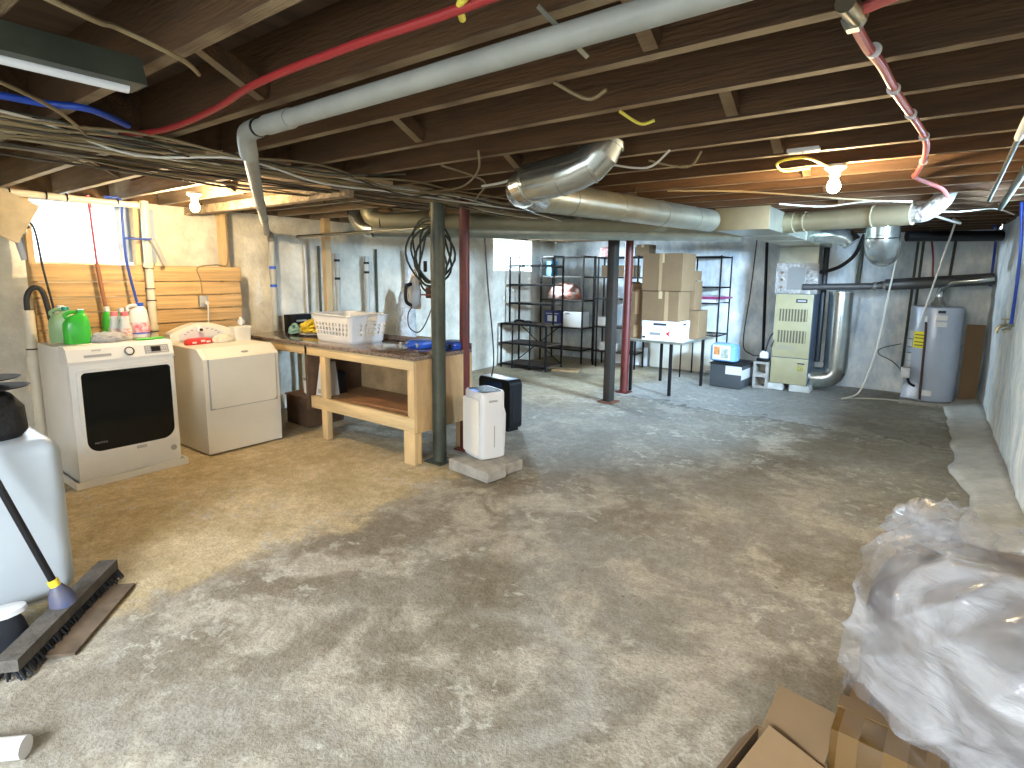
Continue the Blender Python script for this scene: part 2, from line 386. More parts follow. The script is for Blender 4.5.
# cement curb along the right wall
def curb():
    bm = bmesh.new(); n = 90; prof = []
    cols = 6; V = []
    for j in range(n+1):
        y = 1.5+(9.42-1.5)*j/n; wv = .13+.05*noise.noise(Vector((0, y*1.3, 5)))+.02*noise.noise(Vector((0, y*3, 1)))+.04*max(0, (y-6)/3)
        row = []
        for i in range(cols+1):
            t = i/cols; x = XR+.01-wv*2.2*t; z = .05*(1-t)**1.6-(0.02 if i == cols else 0)
            row.append(bm.verts.new((x, y, z)))
        V.append(row)
    for j in range(n):
        for i in range(cols): bm.faces.new((V[j][i], V[j+1][i], V[j+1][i+1], V[j][i+1]))
    bmesh.ops.recalc_face_normals(bm, faces=bm.faces)
    me = D.meshes.new('trim_5'); bm.to_mesh(me); bm.free(); me.materials.append(mat('curb_cement', (.50, .50, .46), .85, var=.2, vscale=5, bump=.4))
    for p in me.polygons: p.use_smooth = True
    o = D.objects.new('trim_5', me); COL.objects.link(o); o['kind'] = 'structure'
    md = o.modifiers.new('thickness', 'SOLIDIFY'); md.thickness = .05; md.offset = -1 
curb()

# windows: frame and glass set in the wall depth
frm = mat('old_window_frame', (.55, .60, .66), .6, var=.2)
def window(n, axis, pos, u0, u1, z0, z1, mull=True):
    mb = MB(); gl = MB(); t = .04
    def b(m, a0, a1, c0, c1, d=.03):
        if axis == 'x': m.box(pos-d/2, pos+d/2, a0, a1, c0, c1)
        else: m.box(a0, a1, pos-d/2, pos+d/2, c0, c1)
    b(mb, u0, u0+t, z0, z1); b(mb, u1-t, u1, z0, z1); b(mb, u0+t, u1-t, z0, z0+t); b(mb, u0+t, u1-t, z1-t, z1)
    if mull: b(mb, (u0+u1)/2-.02, (u0+u1)/2+.02, z0+t, z1-t)
    b(gl, u0+t, u1-t, z0+t, z1-t, .006)
    o = struct('window_%d' % n, mb, frm); g = gl.done('pane', plastic_clear); g.parent = o; return o
window(1, 'x', -6.2, 1.40, 2.15, 1.65, 2.16, False)
window(2, 'x', -6.2, 7.50, 8.62, 1.65, 2.19)
window(3, 'x', .8, 4.75, 5.85, 1.72, 2.15)

# ------------------------------------------------------------------ joists, girder, bridging
JY = [-1.2, -.79, -.39, .02, .42, .81, 1.235, 1.62, 2.03, 2.42, 2.83, 3.25, 3.65, 4.05, 4.46, 4.86, 5.27, 5.68, 6.08, 6.49, 6.9, 7.3, 7.71, 8.12, 8.52, 8.93, 9.3]
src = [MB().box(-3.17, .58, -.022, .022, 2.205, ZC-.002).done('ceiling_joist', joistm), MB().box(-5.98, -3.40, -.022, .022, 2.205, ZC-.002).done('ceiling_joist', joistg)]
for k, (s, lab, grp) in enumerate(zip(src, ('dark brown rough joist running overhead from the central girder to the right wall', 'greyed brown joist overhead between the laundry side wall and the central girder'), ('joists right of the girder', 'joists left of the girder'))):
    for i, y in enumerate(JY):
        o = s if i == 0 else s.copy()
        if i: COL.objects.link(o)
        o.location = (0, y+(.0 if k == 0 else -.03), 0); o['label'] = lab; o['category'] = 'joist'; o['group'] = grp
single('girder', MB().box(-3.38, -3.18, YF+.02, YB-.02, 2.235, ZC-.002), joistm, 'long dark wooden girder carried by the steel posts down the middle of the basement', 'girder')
single('header_beam', MB().box(-5.98, -3.45, 2.60, 2.68, 2.13, 2.204), mat('bark_wood', (.42, .32, .20), .9, var=.6, vscale=12, bump=.8), 'rough barky pale beam under the joists between laundry and workbench', 'beam')
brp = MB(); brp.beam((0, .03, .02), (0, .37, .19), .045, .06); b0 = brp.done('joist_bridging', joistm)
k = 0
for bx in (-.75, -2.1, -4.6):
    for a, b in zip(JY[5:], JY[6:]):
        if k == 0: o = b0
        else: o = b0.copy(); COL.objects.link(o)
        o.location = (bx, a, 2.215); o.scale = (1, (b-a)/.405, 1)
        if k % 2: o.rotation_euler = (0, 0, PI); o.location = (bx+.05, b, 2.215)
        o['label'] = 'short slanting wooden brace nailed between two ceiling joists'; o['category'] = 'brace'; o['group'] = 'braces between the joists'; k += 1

# ------------------------------------------------------------------ posts
def post(name, x, y, r, z1, m, label, cap=True, seg=24):
    t = Thing(name, label, 'post', (x, y, 0))
    t.part('shaft', MB().cyl((x, y, .012), (x, y, z1-.012), r, n=seg), m)
    t.part('base_plate', MB().box(x-r*1.6, x+r*1.6, y-r*1.6, y+r*1.6, 0, .012), m)
    t.part('top_plate', MB().box(x-r*1.5, x+r*1.5, y-r*1.5, y+r*1.5, z1-.012, z1), m)
    return t
post('steel_post', -3.24, 3.33, .058, 2.235, steelg, 'thick grey green steel post standing against the end of the workbench')
post('steel_post', -3.30, 3.72, .045, 2.235, steelr, 'glossy dark red steel post behind the grey post and the workbench')
t = Thing('steel_post', 'dark rusty square steel post, front one of the pair in the middle of the room', 'post', (-3.2, 6.33, 0))
t.part('shaft', MB().box(-3.215, -3.12, 6.24, 6.37, .015, 2.225, .006), steeld); t.part('base_plate', MB().box(-3.27, -3.06, 6.2, 6.41, 0, .015), rust); t.part('top_plate', MB().box(-3.27, -3.1, 6.2, 6.41, 2.222, 2.235), rust)
t = post('steel_post', -3.28, 6.98, .055, 2.235, steelr, 'dark red round steel post, rear one of the pair in the middle of the room')

# extra mesh builder shapes
def loft(self, c, secs, n=28, e=2.6, cap=True, M=None):
    """stack of superellipse sections (z, sx, sy, ox, oy)"""
    c = Vector(c); rings = []; allv = []
    for sct in secs:
        z, sx, sy = sct[:3]; ox = sct[3] if len(sct) > 3 else 0; oy = sct[4] if len(sct) > 4 else 0; ring = []
        for k in range(n):
            a = 2*PI*k/n; ca, sa = math.cos(a), math.sin(a)
            x = math.copysign(abs(ca)**(2/e), ca)*sx+ox; y = math.copysign(abs(sa)**(2/e), sa)*sy+oy
            ring.append(self.bm.verts.new((x, y, z)))
        rings.append(ring); allv += ring
    for a, b in zip(rings, rings[1:]):
        for k in range(n): self.bm.faces.new((a[k], a[(k+1) % n], b[(k+1) % n], b[k]))
    if cap: self.bm.faces.new(rings[0][::-1]); self.bm.faces.new(rings[-1])
    T = Matrix.Translation(c) @ (M if M is not None else Matrix.Identity(4))
    bmesh.ops.transform(self.bm, matrix=T, verts=allv); return self
MB.loft = loft
def Rz(a): return Matrix.Rotation(a, 4, 'Z')
def rpoly(x0, x1, z0, z1, r, n=6, rs=None):
    rs = rs or (r, r, r, r); out = []
    for (cx, cz, a0), rr in zip(((x1, z1, 0), (x0, z1, 90), (x0, z0, 180), (x1, z0, 270)), rs):
        sx = -1 if cx == x1 else 1; sz = -1 if cz == z1 else 1
        for k in range(n+1):
            a = R(a0+90*k/n); out.append((cx+sx*rr+rr*math.cos(a), cz+sz*rr+rr*math.sin(a)))
    return out
def ring_prism(mb, outer, inner, axis, a0, a1):
    def P(p, a): return {'x': (a, p[0], p[1]), 'y': (p[0], a, p[1]), 'z': (p[0], p[1], a)}[axis]
    n = len(outer); L = [[mb.bm.verts.new(P(p, a)) for p in poly] for poly, a in ((outer, a0), (outer, a1), (inner, a1), (inner, a0))]
    for A, B in zip(L, L[1:]+L[:1]):
        for k in range(n): mb.bm.faces.new((A[k], A[(k+1) % n], B[(k+1) % n], B[k]))
    return mb

# ================================================================== LAUNDRY
# wood boards, studs
t = Thing('board_panel', 'stained horizontal wooden boards fixed over the wall behind the washer and dryer', 'wall paneling', (-5.75, 2.16, .98))
zz = [.97, 1.098, 1.228, 1.358, 1.488, 1.636]
for i, (a, b) in enumerate(zip(zz, zz[1:])):
    t.part('board', MB().box(-5.775, -5.745, 1.305+(.01 if i < 3 else 0), 3.01-.012*(i % 2), a+.004, b-.004, .004, 1), pineh)
def stud(x0, x1, y0, y1, z0, z1, label, grp=None, m=pine):
    return single('wood_stud', MB().box(x0, x1, y0, y1, z0, z1, .003, 1), m, label, 'stud', grp)
stud(-5.87, -5.78, 1.315, 1.36, .02, 2.2, 'upright wooden stud at the left end of the board paneling')
stud(-5.87, -5.78, 2.08, 2.13, .02, 2.2, 'upright wooden stud at the right side of the bright laundry window')
stud(-5.87, -5.78, 2.85, 2.92, .02, 2.2, 'upright wooden stud near the right end of the board paneling')
stud(-5.70, -5.63, 3.95, 4.03, 0, 2.2, 'pale wooden stud rising behind the left part of the workbench')
stud(-3.84, -3.75, 3.84, 3.90, 0, 2.23, 'new pine stud behind the workbench carrying the iron and coiled cord')

# washer
t = Thing('drain_pan', 'low white drip tray under the front loading washer', 'tray', (-5.2, 1.61, 0))
pan = ring_prism(MB(), [(-5.62, 1.225), (-4.835, 1.225), (-4.835, 1.995), (-5.62, 1.995)], [(-5.605, 1.24), (-4.85, 1.24), (-4.85, 1.98), (-5.605, 1.98)], 'z', 0, .05)
pan.box(-5.61, -4.845, 1.235, 1.985, .0, .012); t.part('tray', pan, white)
t = Thing('washing_machine', 'white front loading washer with big dark glass door, standing left of the dryer', 'washing machine', (-5.2, 1.61, .012))
y0, y1 = 1.262, 1.955
t.part('cabinet', MB().box(-5.58, -4.90, y0, y1, .03, 1.02, .012, 2).box(-5.5, -4.95, y0+.05, y1-.05, .012, .03), white)
# front fascia with opening lip
outer = rpoly(y0, y1, .045, .908, .02, 8); inner = rpoly(1.325, 1.915, .245, .852, .1, 8, (.03, .03, .09, .09))
fa = MB(); ring_prism(fa, outer, inner, 'x', -4.915, -4.872); t.part('front_panel', fa, white)
ri = MB(); ring_prism(ri, rpoly(1.298, 1.94, .205, .872, .1, 10, (.04, .04, .13, .13)), rpoly(1.322, 1.917, .250, .848, .1, 10, (.03, .03, .09, .09)), 'x', -4.878, -4.85)
door = t.part('door', ri, white)
g = MB().prism(rpoly(1.322, 1.917, .250, .848, .1, 12, (.03, .03, .09, .09)), 'x', -4.90, -4.858); t.part('glass', g, glassb, door)
t.part('badge', MB().box(-4.853, -4.846, 1.635, 1.705, .214, .236, .002), grey, door)
text('MAYTAG', .016, whitep, t.o, (-4.845, 1.67, .225), (R(90), 0, R(90)), off=t.loc)
text('MAYTAG', .02, greyink, t.o, (-4.857, 1.41, .315), (R(90), 0, R(90)), off=t.loc)
t.part('round_emblem', MB().cyl((-4.873, 1.905, .155), (-4.868, 1.905, .155), .022, n=24), grey, label='small round grey emblem low on the right')
# sloped control panel
cp = MB().prism([(-5.05, .905), (-4.868, .905), (-4.862, .93), (-4.895, 1.015), (-4.93, 1.037), (-5.05, 1.037)], 'y', y0-.003, y1+.003)
t.part('control_panel', cp, white, smooth=R(12))
nrm = Vector((.085, 0, .033)).normalized(); tl = math.atan2(.033, .085)
def onp(y, h): # point on the slanted face
    k = (h-.93)/.085; return Vector((-4.862-.033*k, y, .93+.085*k))
for nm, ya, yb, ha, hb, m in (('drawer_handle', 1.36, 1.53, .955, .972, grey), ('display', 1.755, 1.925, .945, 1.005, grey)):
    mb = MB(); a = onp(0, ha); b = onp(0, hb)
    mb.prism([(a.x-.006, a.z-.002), (a.x+.003, a.z+.001), (b.x+.003, b.z+.001), (b.x-.006, b.z-.002)], 'y', ya, yb)
    pn = t.part(nm, mb, m)
    if nm == 'display':
        a = onp(0, .957); b = onp(0, .995)
        t.part('screen', MB().prism([(a.x, a.z), (a.x+.004, a.z+.002), (b.x+.004, b.z+.002), (b.x, b.z)], 'y', 1.80, 1.865), black, pn)
        for yy in (1.77, 1.785, 1.88, 1.895, 1.91):
            for hh in (.957, .977, .993):
                a = onp(yy, hh); t.part('button', MB().box(a.x, a.x+.005, yy-.005, yy+.005, a.z-.004, a.z+.004), whitep, pn)
c = onp(1.645, .972); d = t.part('dial', MB().cyl(c, c+nrm*.02, .036, .034, 28), chrome)
t.part('cap', MB().cyl(c+nrm*.018, c+nrm*.03, .027, .022, 24), whitep, d)
text('MAYTAG', .014, greyink, t.o, onp(1.44, 1.0)+nrm*.004, (R(70), 0, R(90)), off=t.loc)

# dryer
t = Thing('clothes_dryer', 'almond white clothes dryer with arched console, standing right of the washer', 'dryer', (-5.2, 2.52, 0))
y0, y1 = 2.18, 2.86
t.part('cabinet', MB().prism([(-5.56, .015), (-4.872, .015), (-4.872, .842), (-4.985, .925), (-5.56, .925)], 'y', y0, y1), creamy)
dm = MB(); prof = [(2.225, .435), (2.255, .41), (2.79, .41), (2.82, .435), (2.82, .842), (2.225, .842)]
dm.prism([(b, c) for b, c in prof], 'x', -4.874, -4.858)
dm.prism([(-4.874, .842), (-4.858, .838), (-4.962, .916), (-4.975, .920)], 'y', 2.225, 2.82)
door = t.part('door', dm, creamy)
t.part('gasket_gap', ring_prism(MB(), [(2.215, .402), (2.83, .402), (2.83, .842), (2.215, .842)], [(2.226, .412), (2.819, .412), (2.819, .842), (2.226, .842)], 'x', -4.8735, -4.866), grey, door)
t.part('badge', MB().loft((-4.905, 2.56, .8775), [(0, .012, .035), (.004, .011, .033)], 20, 2, M=Matrix.Rotation(R(36), 4, 'Y')), grey)
arch = [(2.17, .925)]+[(2.17+.70*k/20*.80+.0, .985+.115*math.sin(PI*(.12+.80*k/20))) for k in range(21)]+[(2.76, .925)]
arch = [(2.165, .925), (2.165, 1.02)]+[(2.19+.53*k/18, 1.035+.075*math.sin(PI*k/18)) for k in range(19)]+[(2.755, .99), (2.77, .925)]
t.part('console', MB().prism(arch, 'x', -5.56, -5.43), creamy)
ap = [(2.24+.40*k/16, .985+.095*math.sin(PI*(.1+.8*k/16))) for k in range(17)]
ap += [(2.64-.40*k/16, .955+.02*math.sin(PI*k/16)) for k in range(17)]
fc = t.part('console_face', MB().prism(ap, 'x', -5.432, -5.424), lgrey)
t.part('dial', MB().cyl((-5.425, 2.42, 1.05), (-5.40, 2.42, 1.05), .033, .028, 24), whitep, fc)
t.part('knob', MB().cyl((-5.401, 2.42, 1.05), (-5.385, 2.42, 1.05), .013, n=16), black, fc)
for a in range(9):
    an = PI*(.12+.76*a/8); yy = 2.44-.16*math.cos(an); zz_ = .985+.075*math.sin(an)
    if abs(yy-2.42) > .05: t.part('marking', MB().box(-5.425, -5.422, yy-.011, yy+.011, zz_-.004, zz_+.004), greyink, fc)

# things on the washer
def bottle_thing(name, label, loc, secs, m, capm, caps, rz=0, grp=None, e=2.4, lab=None):
    t = Thing(name, label, 'bottle', loc, rz, grp)
    t.part('body', MB().loft((0, 0, 0), secs, 28, e), m, local=True)
    t.part('cap', MB().lathe((caps[3] if len(caps) > 3 else 0, 0, 0), [(caps[2], caps[0]), (caps[2], caps[1]), (caps[2]*.85, caps[1]+.003)], 20), capm, local=True)
    return t
WT = 1.038
def jug(name, label, loc, rz, body, cap, h=.26, w=.095, d=.055, labm=None):
    t = Thing(name, label, 'jug', loc, rz)
    s = [(0, w*.93, d*.93), (.012, w, d), (h*.45, w, d), (h*.62, w*.95, d*.95, .0), (h*.78, w*.72, d*.8, .012), (h*.86, w*.36, d*.55, .03), (h*.9, .02, .02, .032)]
    b = t.part('body', MB().loft((0, 0, 0), s, 32, 3), body, local=True)
    hp = curve([(-w*.55, 0, h*.72), (-w*.75, 0, h*.84), (-w*.2, 0, h*.93), (w*.3, 0, h*.87)], 5)
    t.part('handle', MB().tube(hp, .014, 10), body, local=True)
    t.part('cap', MB().lathe((.032, 0, 0), [(.024, h*.885), (.024, h*.99), (.02, h)], 20), cap, local=True)
    if labm: t.part('label', MB().loft((0, 0, 0), [(h*.12, w*1.004, d*1.01), (h*.5, w*1.004, d*1.01)], 32, 3, cap=False), labm, local=True)
    return t
jug('detergent_jug', 'bright green detergent jug with moulded handle at the left front of the washer top', (-5.13, 1.405, WT), R(75), green, green, .255, .085, .06)
jug('detergent_jug', 'cloudy detergent jug with teal cap behind the bright green jug on the washer', (-5.3, 1.36, WT), R(60), mat('cloudy_green_plastic', (.33, .50, .25), .35), green2, .27, .08, .055)
jug('bleach_jug', 'white bleach jug with blue cap and red label at the right of the washer top', (-5.28, 1.86, WT), R(80), whitep, bluep, .285, .085, .062)
tb = D.objects['bleach_jug']
mb = MB().loft((0, 0, 0), [(.035, .087, .064), (.125, .087, .064)], 32, 3, cap=False); o = mb.done('label', mat('red_label', (.62, .05, .09), .4, var=.9, vscale=22, col2=(.75, .72, .75))); o.parent = tb
mb = MB().loft((0, 0, 0), [(.03, .0875, .0645), (.04, .0875, .0645)], 32, 3, cap=False); o = mb.done('label_stripe', bluep); o.parent = tb
for k, (x, y) in enumerate(((-5.2, 1.745), (-5.26, 1.695))):
    t = bottle_thing('softener_bottle', ('pale bottle with pink cap standing before its twin on the washer', 'pale bottle with pink cap standing behind its twin beside the grey cloth')[k], (x, y, WT),
        [(0, .042, .03), (.01, .046, .034), (.08, .046, .034), (.12, .034, .028), (.15, .03, .026), (.175, .034, .028), (.185, .03, .026)], mat('pearl_plastic', (.66, .66, .64), .3), pinkp, (.185, .215, .028), R(70), 'pale bottles with pink caps')
    t.part('label', MB().loft((0, 0, 0), [(.025, .0465, .0345), (.085, .0465, .0345)], 28, 2.4, cap=False), mat('softener_label', (.62, .25, .22), .4, var=.9, vscale=40, col2=(.8, .78, .74)), local=True)
bottle_thing('cleaner_bottle', 'green and white cleaner bottle behind the pink capped bottles, left one of two', (-5.42, 1.70, WT), [(0, .04, .03), (.14, .042, .032), (.2, .03, .026), (.215, .016, .016)], green, whitep, (.215, .25, .02), R(80))
bottle_thing('cleaner_bottle', 'green bottle with white cap behind the pink capped bottles, nearest the bleach jug', (-5.42, 1.80, WT), [(0, .04, .03), (.13, .042, .032), (.19, .03, .026), (.205, .016, .016)], mat('mid_green_plastic', (.10, .55, .12), .35), whitep, (.205, .235, .02), R(80))
bottle_thing('detergent_bottle', 'clear pale bottle with white cap behind the green jugs on the washer', (-5.44, 1.40, WT), [(0, .06, .045), (.16, .062, .045), (.22, .04, .035), (.235, .02, .02)], mat('cloudy_plastic', (.62, .64, .60), .3), whitep, (.235, .27, .025), R(80))
# rumpled cloth
def lump(c, sx, sy, sz, m, name, label, cat, seed=0, amp=.35, fr=3, grp=None, flat=True, sub=4):
    bm = bmesh.new(); bmesh.ops.create_icosphere(bm, subdivisions=sub, radius=1)
    for v in bm.verts:
        p = v.co.copy(); d = 1+amp*(1-abs(noise.noise(p*fr+Vector((seed, 0, 0))))*2)*.5+amp*.4*noise.noise(p*fr*2.5+Vector((0, seed, 0)))
        q = Vector((p.x*sx*d, p.y*sy*d, p.z*sz*d)); q.z = max(q.z, -sz*.35) if flat else q.z
        v.co = q+Vector(c)+Vector((0, 0, sz*.35))
    me = D.meshes.new(name); bm.to_mesh(me); bm.free(); me.materials.append(m)
    for f in me.polygons: f.use_smooth = True
    o = D.objects.new(name, me); COL.objects.link(o)
    if label: o['label'] = label; o['category'] = cat
    if grp: o['group'] = grp
    return o
lump((-5.11, 1.585, WT), .075, .11, .05, clothg, 'rumpled_cloth', 'rumpled grey cloth lying between the green jug and the pale bottles', 'cloth', 3, .5, 2.6)
t = Thing('detergent_pouch', 'flat bright green packet at the front of the washer under the bleach jug', 'packet', (-5.03, 1.855, WT), R(5))
t.part('packet', MB().loft((0, 0, 0), [(0, .03, .10), (.007, .035, .105), (.014, .028, .095)], 28, 4), green, local=True)
t.part('seam', MB().box(-.034, .034, -.112, -.10, .004, .009).box(-.034, .034, .10, .112, .004, .009), green2, local=True)
single('yellow_sponge', MB().box(-5.47, -5.40, 1.53, 1.65, WT, WT+.035, .008), yellowp, 'yellow sponge at the back of the washer top behind the grey cloth', 'sponge')
# things on the dryer
t = Thing('wipes_packet', 'red packet with white marks lying against the dryer console', 'packet', (-5.36, 2.37, .925), R(6))
t.part('packet', MB().loft((0, 0, 0), [(0, .04, .12), (.02, .045, .125), (.045, .038, .115), (.055, .02, .09)], 28, 3.5), redp, local=True)
for yy, zz_ in ((-.06, .02), (.02, .03), (.07, .02)): t.part('white_mark', MB().box(.036, .049, yy-.018, yy+.018, zz_-.008, zz_+.008), whitep, local=True)
lump((-5.36, 2.60, .925), .05, .085, .045, mat('crumpled_paper', (.72, .68, .56), .8), 'crumpled_wrapper', 'crumpled cream wrapper lying beside the red packet on the dryer', 'wrapper', 8, .6, 3)
t = Thing('storage_tub', 'small white lidded tub on the right rear of the dryer', 'tub', (-5.40, 2.79, .925))
t.part('tub', MB().loft((0, 0, 0), [(0, .055, .075), (.11, .062, .085)], 28, 8), creamy, local=True)
t.part('lid', MB().loft((0, 0, 0), [(.11, .068, .092), (.13, .068, .092), (.136, .062, .086)], 28, 8), creamy, local=True)
bottle_thing('small_bottle', 'small white squat bottle standing on the lid of the white tub', (-5.40, 2.80, 1.062), [(0, .018, .018), (.008, .02, .02), (.012, .014, .014), (.02, .03, .03), (.05, .032, .032), (.062, .02, .02)], whitep, whitep, (.06, .082, .016))

# pipes and hoses at the laundry wall
def pipe(name, pts, r, m, label, cat='pipe', n=12, bands=(), bandm=None, grp=None):
    if not bands: return single(name, MB().tube(pts, r, n), m, label, cat, grp)
    t = Thing(name, label, cat, pts[0], 0, grp); t.part('tube', MB().tube(pts, r, n), m)
    for a, b, mm in bands: t.part('collar', MB().tube([a, b], r*1.22, n), mm)
    return t
pipe('drain_pipe', [(-5.72, 2.145, .0), (-5.72, 2.15, 1.95), (-5.74, 2.16, 2.2)], .034, pvcc, 'cream standpipe running up the middle of the board paneling', bands=[((-5.72, 2.147, z), (-5.72, 2.147, z+.035), pvcc) for z in (1.05, 1.27, 1.62)]+[((-5.72, 2.147, z), (-5.72, 2.147, z+.008), black) for z in (1.03, 1.315, 1.42, 1.60)])
t = Thing('drain_pipe', 'open cream standpipe left of the washer with a black hose hooked into it', 'pipe', (-5.66, 1.25, 0))
t.part('tube', ring_prism(MB(), [(-5.66+.038*math.cos(2*PI*k/24), 1.25+.038*math.sin(2*PI*k/24)) for k in range(24)], [(-5.66+.031*math.cos(2*PI*k/24), 1.25+.031*math.sin(2*PI*k/24)) for k in range(24)], 'z', .0, 1.27), pvcc)
t.part('collar', MB().cyl((-5.66, 1.25, .80), (-5.66, 1.25, .9), .047), pvcc); t.part('clamp', MB().cyl((-5.66, 1.25, .96), (-5.66, 1.25, .97), .0405), black)
pipe('drain_hose', curve([(-5.66, 1.25, 1.20), (-5.66, 1.25, 1.36), (-5.65, 1.29, 1.44), (-5.64, 1.345, 1.42), (-5.64, 1.375, 1.25), (-5.64, 1.39, 1.05), (-5.64, 1.39, .8)], 6), .02, rubber, 'black corrugated washer hose looped over into the left standpipe', 'hose')
pipe('supply_hose', curve([(-5.72, 1.30, 1.98), (-5.68, 1.35, 1.9), (-5.67, 1.375, 1.6), (-5.66, 1.42, 1.2), (-5.66, 1.43, .95)], 6), .008, rubber, 'thin dark cord hanging down left of the washer hose', 'cord')
pipe('water_tube', curve([(-5.68, 1.72, 2.2), (-5.69, 1.73, 2.1), (-5.69, 1.745, 1.64)], 4), .009, redtube, 'thin red water tube hanging across the bright laundry window', 'tube')
pipe('supply_hose', curve([(-5.69, 1.745, 1.64), (-5.69, 1.77, 1.35), (-5.66, 1.79, 1.15), (-5.62, 1.80, 1.0)], 5), .016, mat('braided_hose', (.30, .12, .06), .5), 'reddish braided hose running from the red tube down behind the washer', 'hose')
single('tube_sleeve', MB().tube([(-5.68, 1.72, 2.2), (-5.685, 1.735, 2.1)], [.02, .012], 10), redtube, 'short flared red sleeve at the top of the red tube by the window', 'pipe fitting')
pipe('water_tube', curve([(-5.66, 1.83, 2.195), (-5.66, 1.95, 2.185), (-5.68, 1.955, 2.0), (-5.68, 1.965, 1.65), (-5.64, 2.01, 1.25), (-5.62, 2.03, 1.03)], 8), .011, blued, 'dark blue water tube bending down across the window to the washer', 'tube')
pipe('water_tube', [(-5.69, 1.955, 1.865), (-5.66, 2.17, 1.865)], .010, blued, 'short level blue tube branching right from the upright blue tube', 'tube')
pipe('water_tube', curve([(-5.66, 2.17, 1.865), (-5.66, 2.2, 1.8), (-5.68, 2.27, 1.64)], 4), .022, grey, 'grey sleeve slanting down right of the level blue tube', 'hose')
pipe('drain_pipe', [(-5.6, .4, 2.17), (-5.6, 2.06, 2.145)], .026, pvcc, 'cream pipe running level above the laundry window', bands=[((-5.6, y, 2.158), (-5.6, y+.01, 2.158), black) for y in (1.2, 1.42, 1.55, 1.9)])
t = Thing('wall_outlet', 'grey metal outlet box on the boards above the dryer', 'outlet', (-5.72, 2.6, 1.3))
t.part('box', MB().box(-5.744, -5.70, 2.565, 2.635, 1.245, 1.345, .005), galv); t.part('plate', MB().box(-5.70, -5.695, 2.56, 2.64, 1.24, 1.35, .002), grey); t.part('plug', MB().cyl((-5.695, 2.61, 1.28), (-5.65, 2.61, 1.28), .02), lgrey)
pipe('power_cord', curve([(-5.645, 2.61, 1.28), (-5.65, 2.615, 1.2), (-5.68, 2.62, 1.05), (-5.66, 2.63, .9)], 5), .008, cablew, 'white power cord hanging from the outlet behind the dryer', 'cord')
pipe('power_cord', curve([(-5.72, 2.6, 1.345), (-5.735, 2.6, 1.5), (-5.735, 2.58, 1.62), (-5.73, 2.75, 1.65), (-5.76, 2.88, 1.66), (-5.77, 2.90, 1.9), (-5.77, 2.9, 2.15)], 6), .006, cable, 'thin cream cable from the outlet up and along the top of the boards', 'cable')
t = Thing('wall_outlet', 'white outlet with plugs on the wall left of the laundry window', 'outlet', (-5.82, 1.3, 1.93))
t.part('box', MB().box(-5.778, -5.74, 1.25, 1.32, 1.86, 2.0, .006), lgrey); t.part('plug', MB().box(-5.74, -5.69, 1.28, 1.33, 1.90, 1.96, .01), black)
single('cardboard_sheet', MB().box(-.012, .012, -.19, .19, -.16, .16, M=Matrix.Translation((-5.55, 1.12, 2.01)) @ Matrix.Rotation(R(-28), 4, 'X')), mat('tan_board', (.50, .42, .28), .8, var=.15), 'tan printed cardboard sheet hung at a slant left of the laundry window', 'cardboard')
single('foam_board', MB().box(-5.95, -5.92, 1.99, 2.3, 1.66, 2.15, .004), insul, 'pale blue foam board leaning at the right of the bright laundry window', 'board')
single('insulation_sleeve', MB().tube([(-5.86, 1.29, 1.84), (-5.85, 1.32, 1.66)], .035), whitep, 'white pipe sleeve beside the outlet left of the laundry window', 'pipe')

# ceiling bulbs
def bulb(p, label, strength):
    t = Thing('ceiling_light', label, 'light', (p[0], p[1], 2.2))
    t.part('lampholder', MB().lathe((p[0], p[1], 0), [(.055, 2.2), (.055, 2.185), (.03, 2.165), (.026, 2.14)], 24), whitep)
    b = t.part('bulb', MB().lathe((p[0], p[1], 0), [(.014, 2.14), (.018, 2.125), (.031, 2.10), (.033, 2.085), (.028, 2.065), (.014, 2.053), (.003, 2.05)], 24), mat('lit_bulb_%d' % strength, (1, .9, .7), .5, emit=(1, .74, .42, strength)))
    return t
bulb(B1, 'lit bare bulb under the joists above the washer and dryer', BULB1)
bulb(B2, 'lit bare bulb under the joists in front of the furnace', BULB2)
t = Thing('shop_light', 'unlit grey shop light channel hung under the joists in the near left corner', 'light', (-1.93, .2, 2.15))
t.part('housing', MB().prism([(-1.99, 2.11), (-1.87, 2.11), (-1.90, 2.19), (-1.96, 2.19)], 'y', -.5, .74), steelg)
t.part('tube', MB().cyl((-1.93, -.47, 2.105), (-1.93, .71, 2.105), .014), lgrey)

# ================================================================== WORKBENCH
t = Thing('workbench', 'pine framed workbench with brown speckled countertop and open shelf below', 'workbench', (-4.6, 3.45, 0))
bx0, bx1, by0, by1 = -5.93, -3.28, 3.11, 3.80
t.part('countertop', MB().box(bx0, bx1+.0, by0-.02, by1, .885, .92, .006), granite)
t.part('backsplash', MB().box(bx0, bx1, by1-.018, by1, .92, .97, .004), granite)
t.part('front_rail', MB().box(bx0, bx1-.03, by0, by0+.038, .80, .885, .003), pinex, label='light pine rail under the countertop')
t.part('shelf_rail', MB().box(-4.75, bx1-.03, by0, by0+.038, .285, .40, .003), pinex, label='light pine rail in front of the shelf')
for x0, x1, yy, z1 in ((bx1-.15, bx1-.03, by0+.04, .80), (bx0+.02, bx0+.11, by0+.04, .80), (bx1-.12, bx1-.03, by1-.09, .88), (bx0+.02, bx0+.11, by1-.09, .88)):
    t.part('leg', MB().box(x0, x1, yy, yy+.04, 0, z1, .003), pine)
t.part('leg', MB().box(bx1-.16, bx1-.03, by0+.0, by0+.038, 0, .285, .003), pine); t.part('leg', MB().box(bx1-.09, bx1-.03, by0+.0, by0+.038, .40, .80, .003), pine)
t.part('leg', MB().box(-4.585, -4.505, by0+.0, by0+.06, 0, .285, .003), pine); t.part('leg', MB().box(-4.585, -4.505, by0, by0+.06, .40, .80, .003), pine)
